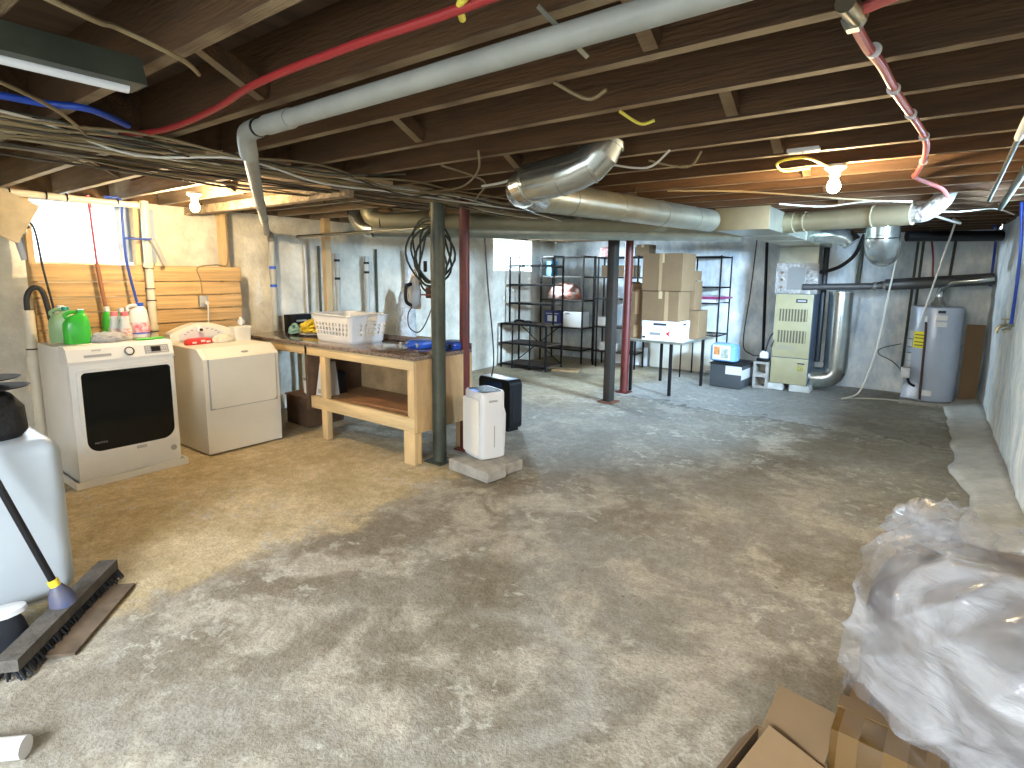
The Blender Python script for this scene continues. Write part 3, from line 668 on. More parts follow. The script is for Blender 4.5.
t.part('end_panel', MB().box(bx1-.03, bx1, by0, by1, .28, .884, .002), plym, label='plywood end panel')
t.part('back_panel', MB().box(-4.8, bx1-.04, by1-.05, by1-.035, .36, .88), mat('back_ply', (.42, .28, .14), .65, var=.4, vscale=3))
t.part('shelf', MB().box(-4.78, bx1-.04, by0+.045, by1-.055, .375, .393), osb, label='dark particle board shelf')
t.part('side_rail', MB().box(-4.83, -4.79, by0, by1-.05, .25, .884, .003), mat('dark_old_wood', (.12, .07, .04), .7, var=.3))
single('loose_board', MB().box(-.4, .4, -.2, .2, 0, .012, M=Matrix.Translation((-3.85, 3.42, .396)) @ Rz(R(3))), mat('red_brown_board', (.34, .17, .08), .5, var=.3, vscale=5), 'reddish brown board lying loose on the workbench shelf', 'board')
# things under the bench
t = Thing('space_heater', 'grey slanted plastic heater standing on the workbench shelf', 'heater', (-4.68, 3.3, .395))
t.part('housing', MB().prism([(-4.77, .395), (-4.60, .395), (-4.63, .60), (-4.655, .72), (-4.69, .72)], 'y', 3.18, 3.33), lgrey, smooth=R(10))
t.part('back_shell', MB().box(-4.77, -4.60, 3.33, 3.42, .396, .62, .02), black)
t.part('grille', MB().box(-4.73, -4.65, 3.176, 3.181, .42, .46), grey)
t = Thing('metal_pot', 'white enamel pot standing low between the dryer and the workbench shelf', 'pot', (-5.15, 3.42, .32))
t.part('pot', MB().lathe((-5.15, 3.42, 0), [(.09, .32), (.11, .34), (.115, .47), (.12, .475), (.11, .47), (.10, .36), (.0, .35)], 28), paperw); t.part('handle', MB().tube(curve([(-5.05, 3.36, .44), (-5.0, 3.32, .46), (-4.98, 3.37, .42), (-5.04, 3.40, .42)], 4), .008), black)
t = Thing('wooden_crate', 'dark wooden crate on the floor between dryer and workbench', 'crate', (-5.2, 3.4, 0))
t.part('box', MB().box(-5.42, -5.02, 3.25, 3.68, .0, .30, .004), mat('dark_crate', (.10, .055, .03), .7, var=.4)); t.part('lid', MB().box(-5.43, -5.01, 3.24, 3.69, .30, .319, .003), mat('dark_crate_lid', (.14, .08, .045), .7, var=.4))
# on the bench
BT = .92
t = Thing('shoe_box', 'black upright box at the left end of the workbench', 'box', (-5.72, 3.62, BT), R(8))
t.part('carton', MB().box(-.06, .06, -.14, .14, 0, .20, .003), black, local=True); t.part('label', MB().box(.06, .062, -.07, .07, .12, .14), grey, local=True)
def cloth_pile(c, name, label, m, seed, sc=1, n=9):
    rnd = random.Random(seed); mb = MB()
    for i in range(n):
        a = rnd.uniform(0, 2*PI); pts = [(c[0]+sc*.09*math.cos(a+j*.9)*rnd.uniform(.2, 1), c[1]+sc*.10*math.sin(a+j*.9)*rnd.uniform(.2, 1), c[2]+.016+sc*.018*rnd.random()*(5-abs(j-3))) for j in range(7)]
        mb.tube(curve(pts, 5), .016*sc, 8, sy=.6)
    return single(name, mb, m, label, 'cloth')
t = Thing('plate', 'shallow white dish under the yellow rags on the workbench', 'dish', (-5.32, 3.52, BT))
t.part('dish', MB().lathe((-5.32, 3.52, 0), [(.07, BT), (.12, BT+.012), (.125, BT+.02), (.118, BT+.018), (.0, BT+.01)], 32), whitep)
cloth_pile((-5.36, 3.56, BT+.02), 'yellow_rag', 'bright yellow crumpled rags heaped on the white dish', yellowp, 2, 1.35, 13)
cloth_pile((-5.54, 3.50, BT+.0), 'teal_rag', 'pale teal crumpled cloth beside the yellow rags', mat('teal_cloth', (.25, .42, .36), .8), 5, 1.0)

# laundry basket with real holes
def basket():
    t = Thing('laundry_basket', 'white plastic laundry basket with rows of holes on the workbench', 'basket', (-4.59, 3.47, BT), R(-2))
    bm = bmesh.new(); NU, levels = 76, [0, .018, .055, .075, .105, .118, .148, .161, .191, .205, .25, .262]
    A, B, r = .335, .225, .06
    per = []
    base = rpoly(-1, 1, -1, 1, .25, 10)
    # resample outline evenly
    def outline(a, b, rr):
        P = [Vector((p[0], p[1])) for p in rpoly(-a, a, -b, b, rr, 10)]; P.append(P[0]); L = [0]
        for p, q in zip(P, P[1:]): L.append(L[-1]+(q-p).length)
        out = []; j = 0
        for k in range(NU):
            s_ = L[-1]*k/NU
            while L[j+1] < s_: j += 1
            f = (s_-L[j])/max(1e-9, L[j+1]-L[j]); out.append(P[j].lerp(P[j+1], f))
        return out
    rings = []
    for z in levels:
        k = .88+.12*(z/.262); k = k if z > 0 else k*.97
        rings.append([bm.verts.new((p.x, p.y, z)) for p in outline(A*k, B*k, r)])
    for i in range(len(levels)-1):
        hole_row = i in (3, 5, 7)
        for k in range(NU):
            u = k/NU
            if hole_row and k % 2 == 0:
                p = rings[i][k].co
                if not (abs(abs(p.x)-A*.93) < .05 and abs(abs(p.y)-B*.93) < .05): continue
            if i == 9 and abs(rings[i][k].co.y) < .055 and abs(rings[i][k].co.x) > A*.8: continue
            bm.faces.new((rings[i][k], rings[i][(k+1) % NU], rings[i+1][(k+1) % NU], rings[i+1][k]))
    bm.faces.new(rings[0][::-1])
    me = D.meshes.new('body'); bm.to_mesh(me); bm.free(); me.materials.append(whitep)
    o = D.objects.new('body', me); COL.objects.link(o); o.parent = t.o; md = o.modifiers.new('wall', 'SOLIDIFY'); md.thickness = .004; md.offset = -1
    rp = [(p.x, p.y, .265) for p in outline(A+.008, B+.008, r)]; rp.append(rp[0])
    t.part('rim', MB().tube(rp, .013, 8, sy=.7), whitep, local=True)
    for sx in (-1, 1): t.part('grip', MB().box(sx*.343-.012, sx*.343+.012, -.06, .06, .258, .278, .005), lgrey, local=True)
basket()
for k, (cx, lab) in enumerate(((-3.66, 'bright blue plastic tool case on the workbench left of the grey post'), (-3.42, 'dark blue plastic tool case on the workbench end behind the grey post'))):
    t = Thing('tool_case', lab, 'case', (cx, 3.56 if k == 0 else 3.68, BT), R(-8 if k == 0 else 5))
    m = bluep if k == 0 else mat('deep_blue_plastic', (.01, .06, .38), .35)
    t.part('shell', MB().loft((0, 0, 0), [(0, .10, .11), (.01, .115, .12), (.033, .118, .123), (.037, .112, .118), (.04, .118, .123), (.062, .112, .118), (.07, .09, .1)], 32, 5), m, local=True)
    t.part('handle', MB().tube(curve([(-.05, -.12, .03), (-.05, -.155, .03), (.05, -.155, .03), (.05, -.12, .03)], 4), .010, 8), m, local=True)
    for x in (-.08, .08): t.part('latch', MB().box(x-.015, x+.015, -.13, -.118, .02, .055, .003), black if k else grey, local=True)
t = Thing('glass_jar', 'little clear jar beside the bright blue tool case', 'jar', (-3.80, 3.42, BT)); t.part('jar', MB().lathe((-3.80, 3.42, 0), [(.014, BT), (.02, BT+.004), (.02, BT+.03), (.015, BT+.038)], 20), mat('jar_glass', (.7, .72, .7), .1, trans=.6)); t.part('lid', MB().cyl((-3.80, 3.42, BT+.038), (-3.80, 3.42, BT+.048), .017), chrome)
# rod, coil, iron
single('hanging_rod', MB().tube([(-5.55, 3.55, 1.965), (-3.86, 3.86, 2.015)], .017, 12), galv, 'long grey metal closet rod hung above the workbench', 'rod')
def coil():
    mb = MB(); rnd = random.Random(4)
    for i in range(7):
        cx, cy, cz = -3.73+rnd.uniform(-.02, .02), 3.80+rnd.uniform(-.02, .02), 1.72+rnd.uniform(-.03, .03); rx = .20+rnd.uniform(-.05, .04); rz = .30+rnd.uniform(-.07, .05)
        pts = [(cx+rx*math.sin(a)*(1+.1*math.sin(3*a+i)), cy-.012*i+.03*math.cos(a*2+i)-.02, cz+.02+rz*math.cos(a)*(1 if math.cos(a) > 0 else 1.0)) for a in [2*PI*j/28 for j in range(29)]]
        mb.tube(pts, .010, 6)
    t = Thing('extension_cord', 'dark coiled extension cord hung on the stud behind the grey post', 'cord', (-3.73, 3.78, 2.02))
    t.part('coil', mb, mat('dark_green_cord', (.02, .026, .014), .6)); t.part('plug', MB().box(-3.80, -3.775, 3.71, 3.74, 1.60, 1.70, .006), black)
    t.part('hook', MB().tube(curve([(-3.79, 3.83, 2.04), (-3.79, 3.70, 2.03), (-3.79, 3.68, 2.07)], 4), .005), steelg)
coil()
t = Thing('clothes_iron', 'grey clothes iron hanging upright on the pine stud behind the bench', 'iron', (-3.88, 3.76, 1.38))
t.o.scale = (1.35, 1.0, 1.3)
tri = [(0, .17), (.035, .11), (.058, .02), (.06, -.10), (.05, -.12), (-.05, -.12), (-.06, -.10), (-.058, .02), (-.035, .11)]
t.part('soleplate', MB().prism([(-3.93+u, 1.40+v) for u, v in tri], 'y', 3.735, 3.745), chrome)
t.part('body', MB().loft((-3.93, 3.735, 1.40), [(0, .05, .12, 0, .0), (.03, .045, .105, 0, -.01), (.055, .02, .05, 0, -.03)], 24, 2.2, M=Matrix.Rotation(R(90), 4, 'X')), grey)
t.part('handle', MB().tube(curve([(-3.93, 3.69, 1.46), (-3.93, 3.63, 1.44), (-3.93, 3.63, 1.34), (-3.93, 3.69, 1.31)], 5), .014), black)
t.part('bracket', MB().box(-3.87, -3.78, 3.80, 3.835, 1.36, 1.44, .004), rust); t.part('hanger', MB().box(-3.90, -3.80, 3.745, 3.80, 1.38, 1.39), rust)
pipe('power_cord', curve([(-3.93, 3.69, 1.32), (-3.94, 3.70, 1.28), (-4.0, 3.70, 1.2), (-3.99, 3.70, 1.08), (-3.90, 3.72, 1.03), (-3.84, 3.76, 1.10), (-3.80, 3.84, 1.3)], 6), .006, cabled, 'thin dark cord looping under the hanging clothes iron', 'cord')
pipe('power_cord', curve([(-3.22, 3.9, 1.9), (-3.20, 3.92, 1.5), (-3.25, 4.05, 1.05), (-3.35, 4.2, .75), (-3.52, 4.38, .56)], 6), .007, cabled, 'black cord hanging behind the red post down to the black dehumidifier', 'cord')

# pipes on the left wall behind the bench
for x_, y_, z0, z1, r, lab, bl in ((-5.93, 3.47, .93, 1.97, .034, 'white pipe with blue bands rising from the workbench left end to the slanting pipe', (1.62, 1.42)),
    (-5.90, 4.30, .6, 1.82, .032, 'white wall pipe just right of the stud behind the laundry basket', (1.72, 1.50)), (-5.90, 4.75, .6, 1.80, .032, 'white wall pipe with black bands above the laundry basket', (1.70, 1.58)), (-5.88, 5.46, .6, 1.9, .055, 'thick plastic wrapped wall pipe left of the hanging iron', (1.42,))):
    t = Thing('wall_pipe', lab, 'pipe', (x_, y_, z0))
    t.part('tube', MB().cyl((x_, y_, z0), (x_, y_, z1), r, n=20), pvc if r < .05 else mat('wrapped_plastic', (.66, .68, .68), .3, var=.2, vscale=20, bump=.8))
    for b in bl: t.part('band', MB().cyl((x_, y_, b), (x_, y_, b+.03), r*1.08, n=20), bluep if y_ < 4 or y_ > 5 else black); t.part('coupling', MB().cyl((x_, y_, b-.07), (x_, y_, b-.01), r*1.18, n=20), pvc)
for y_, x_ in ((3.9, -5.95), (4.08, -5.95), (4.95, -5.95)):
    single('wall_conduit', MB().cyl((x_, y_, .4), (x_, y_, 1.9), .016, n=10), steelg if y_ > 4 else lgrey, {3.9: 'thin pale conduit on the wall left of the stud behind the bench', 4.08: 'grey conduit on the wall close behind the bench stud', 4.95: 'grey conduit on the wall between the banded pipe and wrapped pipe'}[y_], 'conduit')
bag = lump((-5.66, 5.2, .55), .10, .13, .46, mat('clear_bag', (.60, .62, .62), .25, var=.3, vscale=10, bump=1), 'plastic_bag', 'tall crinkled clear plastic bag standing behind the laundry basket', 'bag', 12, .35, 3.5)
single('low_shelf', MB().box(-5.9, -5.4, 4.95, 5.5, .70, .72), osb, 'low brown shelf board on the wall behind the workbench under the plastic bag', 'shelf')
D.objects['plastic_bag'].location.z = .17

# ================================================================== CENTRE
def paver(c, a, label):
    return single('concrete_paver', MB().box(-.23, .23, -.105, .105, 0, .09, .008, 1, M=Matrix.Translation(c) @ Rz(a)), conc, label, 'paver')
paver((-2.80, 3.30, 0), R(-7), 'grey concrete paver under the front of the white dehumidifier'); paver((-2.80, 3.525, 0), R(-7), 'grey concrete paver right behind the front one beneath the white dehumidifier')
t = Thing('dehumidifier', 'tall white dehumidifier with rounded edges standing on two concrete pavers', 'dehumidifier', (-2.885, 3.50, .09), R(-19))
t.part('body', MB().loft((0, 0, 0), [(.0, .13, .11), (.012, .148, .125), (.12, .152, .13), (.36, .152, .13, 0, .006), (.42, .148, .118, 0, .0), (.54, .148, .118, 0, 0), (.555, .142, .112)], 48, 6), whitep, local=True)
t.part('front_panel', MB().prism(rpoly(-.118, .118, .04, .50, .02), 'y', -.139, -.126), mat('warm_white_panel', (.80, .78, .72), .3), local=True)
t.part('top_grille', MB().loft((0, 0, 0), [(.553, .13, .1), (.558, .128, .098)], 36, 6), black, local=True)
for i in range(7): t.part('louver', MB().box(-.11, .11, -.085+.026*i, -.078+.026*i, .557, .562), black, D.objects['top_grille'] if False else None, local=True)
t.part('handle', MB().prism(rpoly(-.05, .03, .475, .492, .006), 'x', .1465, .151), grey, local=True)
t.part('display', MB().box(-.05, .05, -.105, -.085, .557, .5605), mat('blue_display', (.02, .05, .3), .3, emit=(.1, .3, 1, .6)), local=True)
t.part('water_gauge', MB().box(.149, .153, -.005, .005, .1, .28), grey, local=True)
t = Thing('dehumidifier', 'black boxy dehumidifier on the floor behind the white one', 'dehumidifier', (-3.52, 4.52, 0), R(-10))
t.part('body', MB().prism(rpoly(-.24, .24, .02, .53, .05, 8), 'y', -.085, .085), black, local=True)
t.part('top_panel', MB().box(-.20, .20, -.075, .075, .53, .534, .003), mat('blue_grey_top', (.35, .42, .50), .3), local=True)
t.part('side_vent', MB().box(.24, .243, -.05, .05, .12, .42), blackm, local=True)
t.part('control_strip', MB().box(-.12, .12, -.089, -.084, .44, .49), mat('blue_black_panel', (.02, .04, .09), .2), local=True)
for x in (-.18, .18): t.part('foot', MB().box(x-.03, x+.03, -.07, .07, 0, .02), black, local=True)

# ================================================================== RACKS AT THE BACK
def rack(name, label, x0, x1, y0, y1, tops, shelves, m, r=.012, shelfm=None, wire=False, loc=None, slats=12):
    t = Thing(name, label, 'rack', ((x0+x1)/2, (y0+y1)/2, 0))
    for x in (x0, x1):
        for y in (y0, y1): t.part('post', MB().box(x-r, x+r, y-r, y+r, 0, tops), m)
    for z in shelves:
        mb = MB()
        for y in (y0, y1): mb.box(x0, x1, y-.006, y+.006, z-.02, z)
        for x in (x0, x1): mb.box(x-.006, x+.006, y0, y1, z-.02, z)
        if wire:
            for k in range(1, slats): mb.box(x0+(x1-x0)*k/slats-.003, x0+(x1-x0)*k/slats+.003, y0, y1, z-.006, z)
        sh = t.part('shelf_frame' if not wire else 'wire_shelf', mb, m)
        if not wire and shelfm: t.part('shelf', MB().box(x0+.01, x1-.01, y0+.008, y1-.008, z-.004, z+.008), shelfm)
    return t
dwood = mat('dark_shelf_wood', (.10, .07, .05), .5, var=.3, vscale=4)
t = Thing('bakers_rack', 'black metal rack with dark shelves and crossed braces below the far window', 'rack', (-5.42, 7.85, 0))
X0, X1 = -5.90, -4.98
for x in (X0, X1): t.part('post', MB().box(x-.013, x+.013, 7.59, 7.615, 0, .76), blackm)
for x in (-5.66, -5.30): t.part('post', MB().box(x-.009, x+.009, 7.592, 7.612, 0, .75), blackm) if True else None
for x in (X0+.02, X1-.0):
    t.part('post', MB().box(x-.013, x+.013, 8.08, 8.105, 0, 1.90), blackm); t.part('post', MB().box(x-.013, x+.013, 7.80, 7.825, .76, 1.90), blackm)
    t.part('end_frame', MB().box(x-.008, x+.008, 7.82, 8.085, 1.88, 1.90).box(x-.008, x+.008, 7.82, 8.085, 1.70, 1.715), blackm)
for z, ya in ((.07, 7.6), (.43, 7.6), (.76, 7.59), (1.10, 7.81), (1.42, 7.81), (1.74, 7.81)):
    t.part('shelf', MB().box(X0, X1, ya, 8.1, z-.012, z+.008), dwood); t.part('rail', MB().box(X0, X1, ya-.006, ya+.008, z-.022, z+.012), blackm); t.part('rail', MB().box(X0, X1, 8.09, 8.104, z-.022, z+.012), blackm)
for a, b in (((-5.9, 8.1, .08), (-5.0, 8.1, .74)), ((-5.9, 8.1, .74), (-5.0, 8.1, .08))): t.part('brace', MB().beam(a, b, .012, .014), blackm)
single('folded_glove', MB().tube(curve([(-5.70, 7.72, .795), (-5.6, 7.70, .82), (-5.5, 7.74, .80), (-5.42, 7.70, .81), (-5.40, 7.78, .795)], 5), .022, 10, sy=.9), black, 'small black cloth bundle on the middle shelf of the rack by the far window', 'cloth')
single('loose_board', MB().box(-.22, .22, -.12, .12, 0, .035, .004, 1, M=Matrix.Translation((-4.80, 7.95, 0)) @ Rz(R(20))), plym, 'short brown board lying on the floor at the foot of the black rack', 'board')

rack('wire_rack', 'tall black rack in the back corner holding a patterned bag', -5.84, -4.95, 8.72, 9.12, 1.93, (.25, .645, 1.14, 1.56, 1.92), blackm, .012, dwood)
rack('wire_rack', 'tall black rack half hidden behind the two middle posts', -4.76, -3.96, 8.80, 9.14, 1.92, (.27, .70, 1.19, 1.56, 1.90), blackm, .012, dwood)
single('rack_pole', MB().box(-4.66, -4.64, 8.70, 8.72, 0, 1.9), blackm, 'thin black upright pole standing just left of the half hidden rack', 'pole')
pb = lump((-5.42, 8.90, 1.15), .33, .17, .20, mat('patterned_plastic', (.55, .14, .07), .4, var=.9, vscale=13, col2=(.50, .48, .46), bump=.6), 'patterned_bag', 'red and white patterned plastic bag stuffed on the corner rack', 'bag', 5, .35, 2)
def carton(name, label, x0, x1, y0, y1, z0, z1, m, marks=(), flaps=False, rz=0, tape=True, grp=None, cat='box'):
    cx, cy = (x0+x1)/2, (y0+y1)/2; t = Thing(name, label, cat, (cx, cy, z0), rz, grp)
    w, d, h = (x1-x0)/2, (y1-y0)/2, z1-z0
    t.part('carton', MB().box(-w, w, -d, d, 0, h, .004, 1), m, local=True)
    if tape: t.part('tape', MB().box(-.025, .025, -d-.001, d+.001, h*.75, h+.001), mat('tan_tape', (.50, .38, .22), .25), local=True)
    for (u0, u1, v0, v1, mm) in marks: t.part('printed_mark', MB().box(-w+2*w*u0, -w+2*w*u1, -d-.0025, -d+.001, h*v0, h*v1), mm, local=True)
    return t
carton('carton', 'dark blue printed box on the lower shelf of the corner rack', -5.78, -5.44, 8.76, 9.05, .655, .93, mat('navy_box', (.03, .04, .22), .5), ((.2, .8, .3, .7, paperw), (.1, .9, .8, .85, lgrey)), tape=False)
carton('carton', 'plain white box on the lower shelf of the corner rack, right of the blue one', -5.37, -4.99, 8.76, 9.05, .655, .93, paperw, ((.1, .35, .85, .93, greyink),), tape=False)
carton('carton', 'slim blue and green box on the second shelf of the corner rack', -5.78, -5.66, 8.78, 9.0, 1.57, 1.84, mat('blue_green_box', (.04, .25, .45), .5, var=.8, vscale=9), (), tape=False)
carton('carton', 'small white box with an open flap on the half hidden rack', -4.72, -4.50, 8.85, 9.08, .71, .86, paperw, tape=False)
carton('carton', 'brown carton on the upper shelf of the half hidden rack', -4.66, -4.05, 8.84, 9.1, 1.57, 1.76, cardb)
carton('carton', 'flat cream carton on top of the half hidden rack', -4.45, -4.05, 8.84, 9.12, 1.91, 2.06, paperw, tape=False)
carton('carton', 'brown carton on top of the half hidden rack beside the cream one', -4.03, -3.80, 8.84, 9.12, 1.91, 2.10, cardb)
t = Thing('gift_bag', 'small red and white patterned bag on top of the half hidden rack', 'bag', (-4.62, 8.96, 1.91))
t.part('bag', MB().loft((-4.62, 8.96, 1.91), [(0, .12, .07), (.14, .12, .075), (.17, .11, .05)], 24, 5), mat('red_white_print', (.55, .05, .05), .6, var=.9, vscale=30, col2=(.75, .73, .70))); t.part('handle', MB().tube(curve([(-4.67, 8.96, 2.07), (-4.66, 8.96, 2.13), (-4.58, 8.96, 2.13), (-4.57, 8.96, 2.07)], 4), .004), whitep)
carton('carton', 'beige box at the bottom of the half hidden rack', -4.66, -4.3, 8.84, 9.1, .28, .42, lgrey, tape=False)
single('pale_board', MB().box(-4.55, -3.9, 9.18, 9.21, .02, .34), paperw, 'pale board leaning low against the back wall behind the half hidden rack', 'board')
single('cream_panel', MB().box(-3.86, -2.74, 9.22, 9.26, .02, .74), mat('cream_panel', (.70, .68, .58), .6), 'large cream panel standing on the floor against the back wall behind the table', 'panel')

# rack with pink tray
rk = rack('wire_rack', 'thin black wire rack against the back wall holding a magenta tray', -3.10, -2.56, 8.62, 9.16, 1.90, (.70, 1.43, 1.89), blackm, .009, None, True)
for z, m, lab, nm, s in ((1.19, lgrey, 'stack of pale flat sheets on the wire rack under the magenta tray', 'flat_sheets', .05), ):
    single(nm, MB().box(-3.08, -2.6, 8.64, 9.1, z, z+s, .01), m, lab, 'sheets')
t = Thing('serving_tray', 'magenta rimmed tray on the wire rack near the furnace', 'tray', (-2.80, 8.87, 1.245), R(4))
t.part('tray', MB().loft((0, 0, 0), [(0, .27, .2), (.012, .33, .25), (.03, .35, .27), (.033, .34, .26), (.015, .31, .23)], 36, 4), mat('magenta_tray', (.50, .03, .22), .35), local=True)
t.part('glass_plate', MB().loft((0, 0, 0), [(.034, .22, .18), (.05, .25, .2), (.055, .22, .18)], 32, 2), lgrey, local=True)
rk.part('wire_shelf', MB().box(-3.1, -2.56, 8.62, 8.63, 1.17, 1.19).box(-3.1, -2.56, 9.15, 9.16, 1.17, 1.19).box(-3.1, -2.56, 8.88, 8.89, 1.182, 1.19), blackm)

# table with cartons
t = Thing('folding_table', 'small pale topped table on thin black legs carrying a stack of cartons', 'table', (-2.93, 7.66, 0))
t.part('tabletop', MB().box(-3.34, -2.55, 7.12, 8.2, .700, .724, .004), mat('pale_table_top', (.45, .48, .46), .4)); t.part('edge_trim', ring_prism(MB(), [(-3.345, 7.115), (-2.545, 7.115), (-2.545, 8.205), (-3.345, 8.205)], [(-3.34, 7.12), (-2.55, 7.12), (-2.55, 8.2), (-3.34, 8.2)], 'z', .698, .726), galv)
for x, y in ((-3.27, 7.16), (-2.70, 7.14), (-3.22, 8.12), (-2.60, 8.12)): t.part('leg', MB().box(x-.018, x+.018, y-.018, y+.018, 0, .70), blackm)
TT = .727
t = carton('file_box', 'white lidded file box at the bottom of the carton stack on the table', -3.13, -2.62, 7.16, 7.56, TT, .985, paperw, ((.32, .68, .78, .9, inkm), (.22, .52, .28, .42, greyink), (.02, .1, .1, .2, inkm)), tape=False)
t.part('lid', MB().box(-.26, .26, -.205, .205, .18, .261, .003), paperw, local=True); t.part('handle_hole', MB().box(-.09, .09, -.2075, -.204, .205, .235), inkm, local=True)
t.part('handle_hole', MB().box(.259, .2625, -.06, .06, .205, .235), inkm, local=True)
t.part('printed_mark', MB().prism([(.08, .10), (.15, .145), (.125, .10), (.15, .055)], 'y', -.2035, -.2), redp, local=True)
t.part('printed_mark', MB().box(.2545, .2565, -.1, .05, .10, .12).box(.2545, .2565, -.08, .02, .06, .075), greyink, local=True)
carton('carton', 'brown carton with tape on top of the white file box', -3.15, -2.64, 7.17, 7.58, .99, 1.385, cardb, ((.62, .72, 0, 1, cardl),))
carton('carton', 'large brown carton topping the stack over the table', -3.15, -2.60, 7.14, 7.62, 1.39, 1.88, cardb, ((.42, .5, 0, 1, cardl),))
t = carton('carton', 'tall narrow brown carton with a flap, left of the stack on the table', -3.33, -3.17, 7.22, 7.56, TT, 1.475, cardb, ((.35, .75, .45, .9, cardl), (.3, .7, .03, .25, cardl)), tape=False)
t.part('flap', MB().prism([(-.08, .745), (-.13, .77), (-.127, .775), (-.08, .752)], 'y', -.17, .17), cardb, local=True); t.part('opening', MB().box(-.075, .075, -.165, .165, .7485, .7495), cardd, local=True)
carton('carton', 'brown carton on the table right behind the file box, under the slim one', -2.86, -2.52, 7.64, 8.0, TT, 1.12, cardb, ())
carton('carton', 'slim brown carton standing on the rear brown carton of the table', -2.84, -2.60, 7.66, 7.95, 1.125, 1.52, cardb, ())
carton('carton', 'smallest brown carton on the very top at the rear of the table stack', -2.80, -2.62, 7.68, 7.95, 1.525, 1.66, cardb, ())
# plastic bin and package
t = Thing('storage_bin', 'dark grey plastic bin with pale front label below the wire rack', 'bin', (-2.27, 8.50, 0), R(-3))
t.part('bin', MB().box(-.225, .225, -.29, .29, 0, .33, .01), mat('smoke_plastic', (.06, .065, .07), .3), local=True); t.part('lid', MB().box(-.235, .235, -.30, .30, .33, .35, .005), black, local=True)
t.part('label', MB().box(.0, .2255, -.293, -.289, .20, .32), lgrey, local=True); t.part('label', MB().box(.2245, .228, -.29, .25, .13, .27), lgrey, local=True)
t.part('lid_rib', MB().box(.02, .2, -.02, .26, .35, .356).box(.0, .21, .04, .06, .356, .36), blackm, local=True)
t = Thing('wrapped_package', 'blue and white plastic wrapped package lying on the grey bin', 'package', (-2.36, 8.40, .36), R(-8))
t.part('pack', MB().loft((0, 0, 0), [(0, .16, .10), (.02, .185, .13), (.22, .185, .13), (.26, .15, .1)], 32, 5), mat('blue_wrap', (.20, .42, .75), .25, var=.2, bump=.3), local=True)
t.part('label', MB().box(-.13, .13, -.134, -.12, .03, .24, .004), paperw, local=True); t.part('picture', MB().box(-.11, -.02, -.138, -.13, .10, .22), mat('orange_print', (.70, .30, .10), .5, var=.4, vscale=20), local=True); t.part('picture', MB().box(.0, .11, -.138, -.13, .06, .20), mat('green_print', (.45, .50, .42), .5, var=.5, vscale=20), local=True)
def cinder(z, label):
    t = Thing('concrete_block', label, 'block', (-1.88, 8.62, z))
    mb = MB()
    x0, x1, y0, y1 = -1.98, -1.78, 8.50, 8.74
    mb.box(x0, x1, y0, y1, z, z+.03).box(x0, x1, y0, y1, z+.16, z+.19).box(x0, x0+.035, y0, y1, z+.03, z+.16).box(x1-.035, x1, y0, y1, z+.03, z+.16).box(x0+.035, x1-.035, y1-.03, y1, z+.03, z+.16)
    t.part('block', mb, conc)
cinder(0, 'lower hollow concrete block of the pair left of the furnace'); cinder(.19, 'upper hollow concrete block of the pair left of the furnace')
t = Thing('condensate_pump', 'small black and white pump sitting on the hollow concrete blocks', 'pump', (-1.88, 8.62, .38)); t.part('tank', MB().box(-1.96, -1.80, 8.55, 8.70, .38, .43, .008), black); t.part('motor', MB().loft((-1.87, 8.62, .43), [(0, .06, .05), (.07, .055, .045), (.1, .03, .03)], 24, 3), whitep)
pipe('drain_tube', curve([(-1.86, 8.6, .5), (-1.80, 8.58, .75), (-1.72, 8.585, .80), (-1.775, 8.56, .6)], 5), .012, rubber, 'black tube looping from the pump to the furnace side', 'tube')
pipe('wall_pipe', [(-2.04, 9.36, .05), (-2.12, 9.38, 2.2)], .022, blackm, 'black iron pipe rising on the back wall left of the furnace')
pipe('wall_cable', curve([(-2.26, 9.36, 2.2), (-2.30, 9.36, 1.4), (-2.36, 9.36, .55), (-2.22, 9.3, .38), (-2.0, 9.0, .40)], 6), .009, cabled, 'thin grey cable hanging down the back wall left of the furnace', 'cable')

# ================================================================== FURNACE AND DUCTS
t = Thing('furnace', 'tan upright furnace with two louvered vents standing on concrete blocks', 'furnace', (-1.52, 8.83, .09))
t.part('cabinet', MB().box(-1.765, -1.285, 8.58, 9.10, .09, 1.36, .004, 1), furnd)
t.part('upper_door', MB().box(-1.762, -1.288, 8.562, 8.58, .47, 1.355, .006), furn); t.part('lower_door', MB().box(-1.762, -1.288, 8.562, 8.58, .095, .46, .006), furn)
for z0 in (.98, .68):
    v = t.part('vent', MB().box(-1.715, -1.345, 8.558, 8.562, z0, z0+.17), mat('vent_shadow', (.10, .09, .06), .6))
    for k in range(10): t.part('louver', MB().box(-1.715+.0385*k, -1.715+.0385*k+.016, 8.548, 8.562, z0, z0+.17, .002, 1), furn, v)
t.part('badge', MB().box(-1.50, -1.36, 8.557, 8.563, 1.24, 1.29, .002), inkm); t.part('badge_text', MB().box(-1.48, -1.38, 8.554, 8.558, 1.258, 1.272), lgrey)
t.part('printed_text', MB().box(-1.69, -1.49, 8.5585, 8.562, .63, .635).box(-1.69, -1.45, 8.5585, 8.562, .615, .62).box(-1.69, -1.52, 8.5585, 8.562, .60, .605).box(-1.69, -1.47, 8.5585, 8.562, .585, .59), greyink)
t.part('handle', MB().box(-1.42, -1.33, 8.55, 8.562, .39, .405), black); t.part('warning_label', MB().box(-1.42, -1.345, 8.559, 8.563, .29, .37), mat('tan_label', (.42, .38, .10), .5, var=.5, vscale=60))
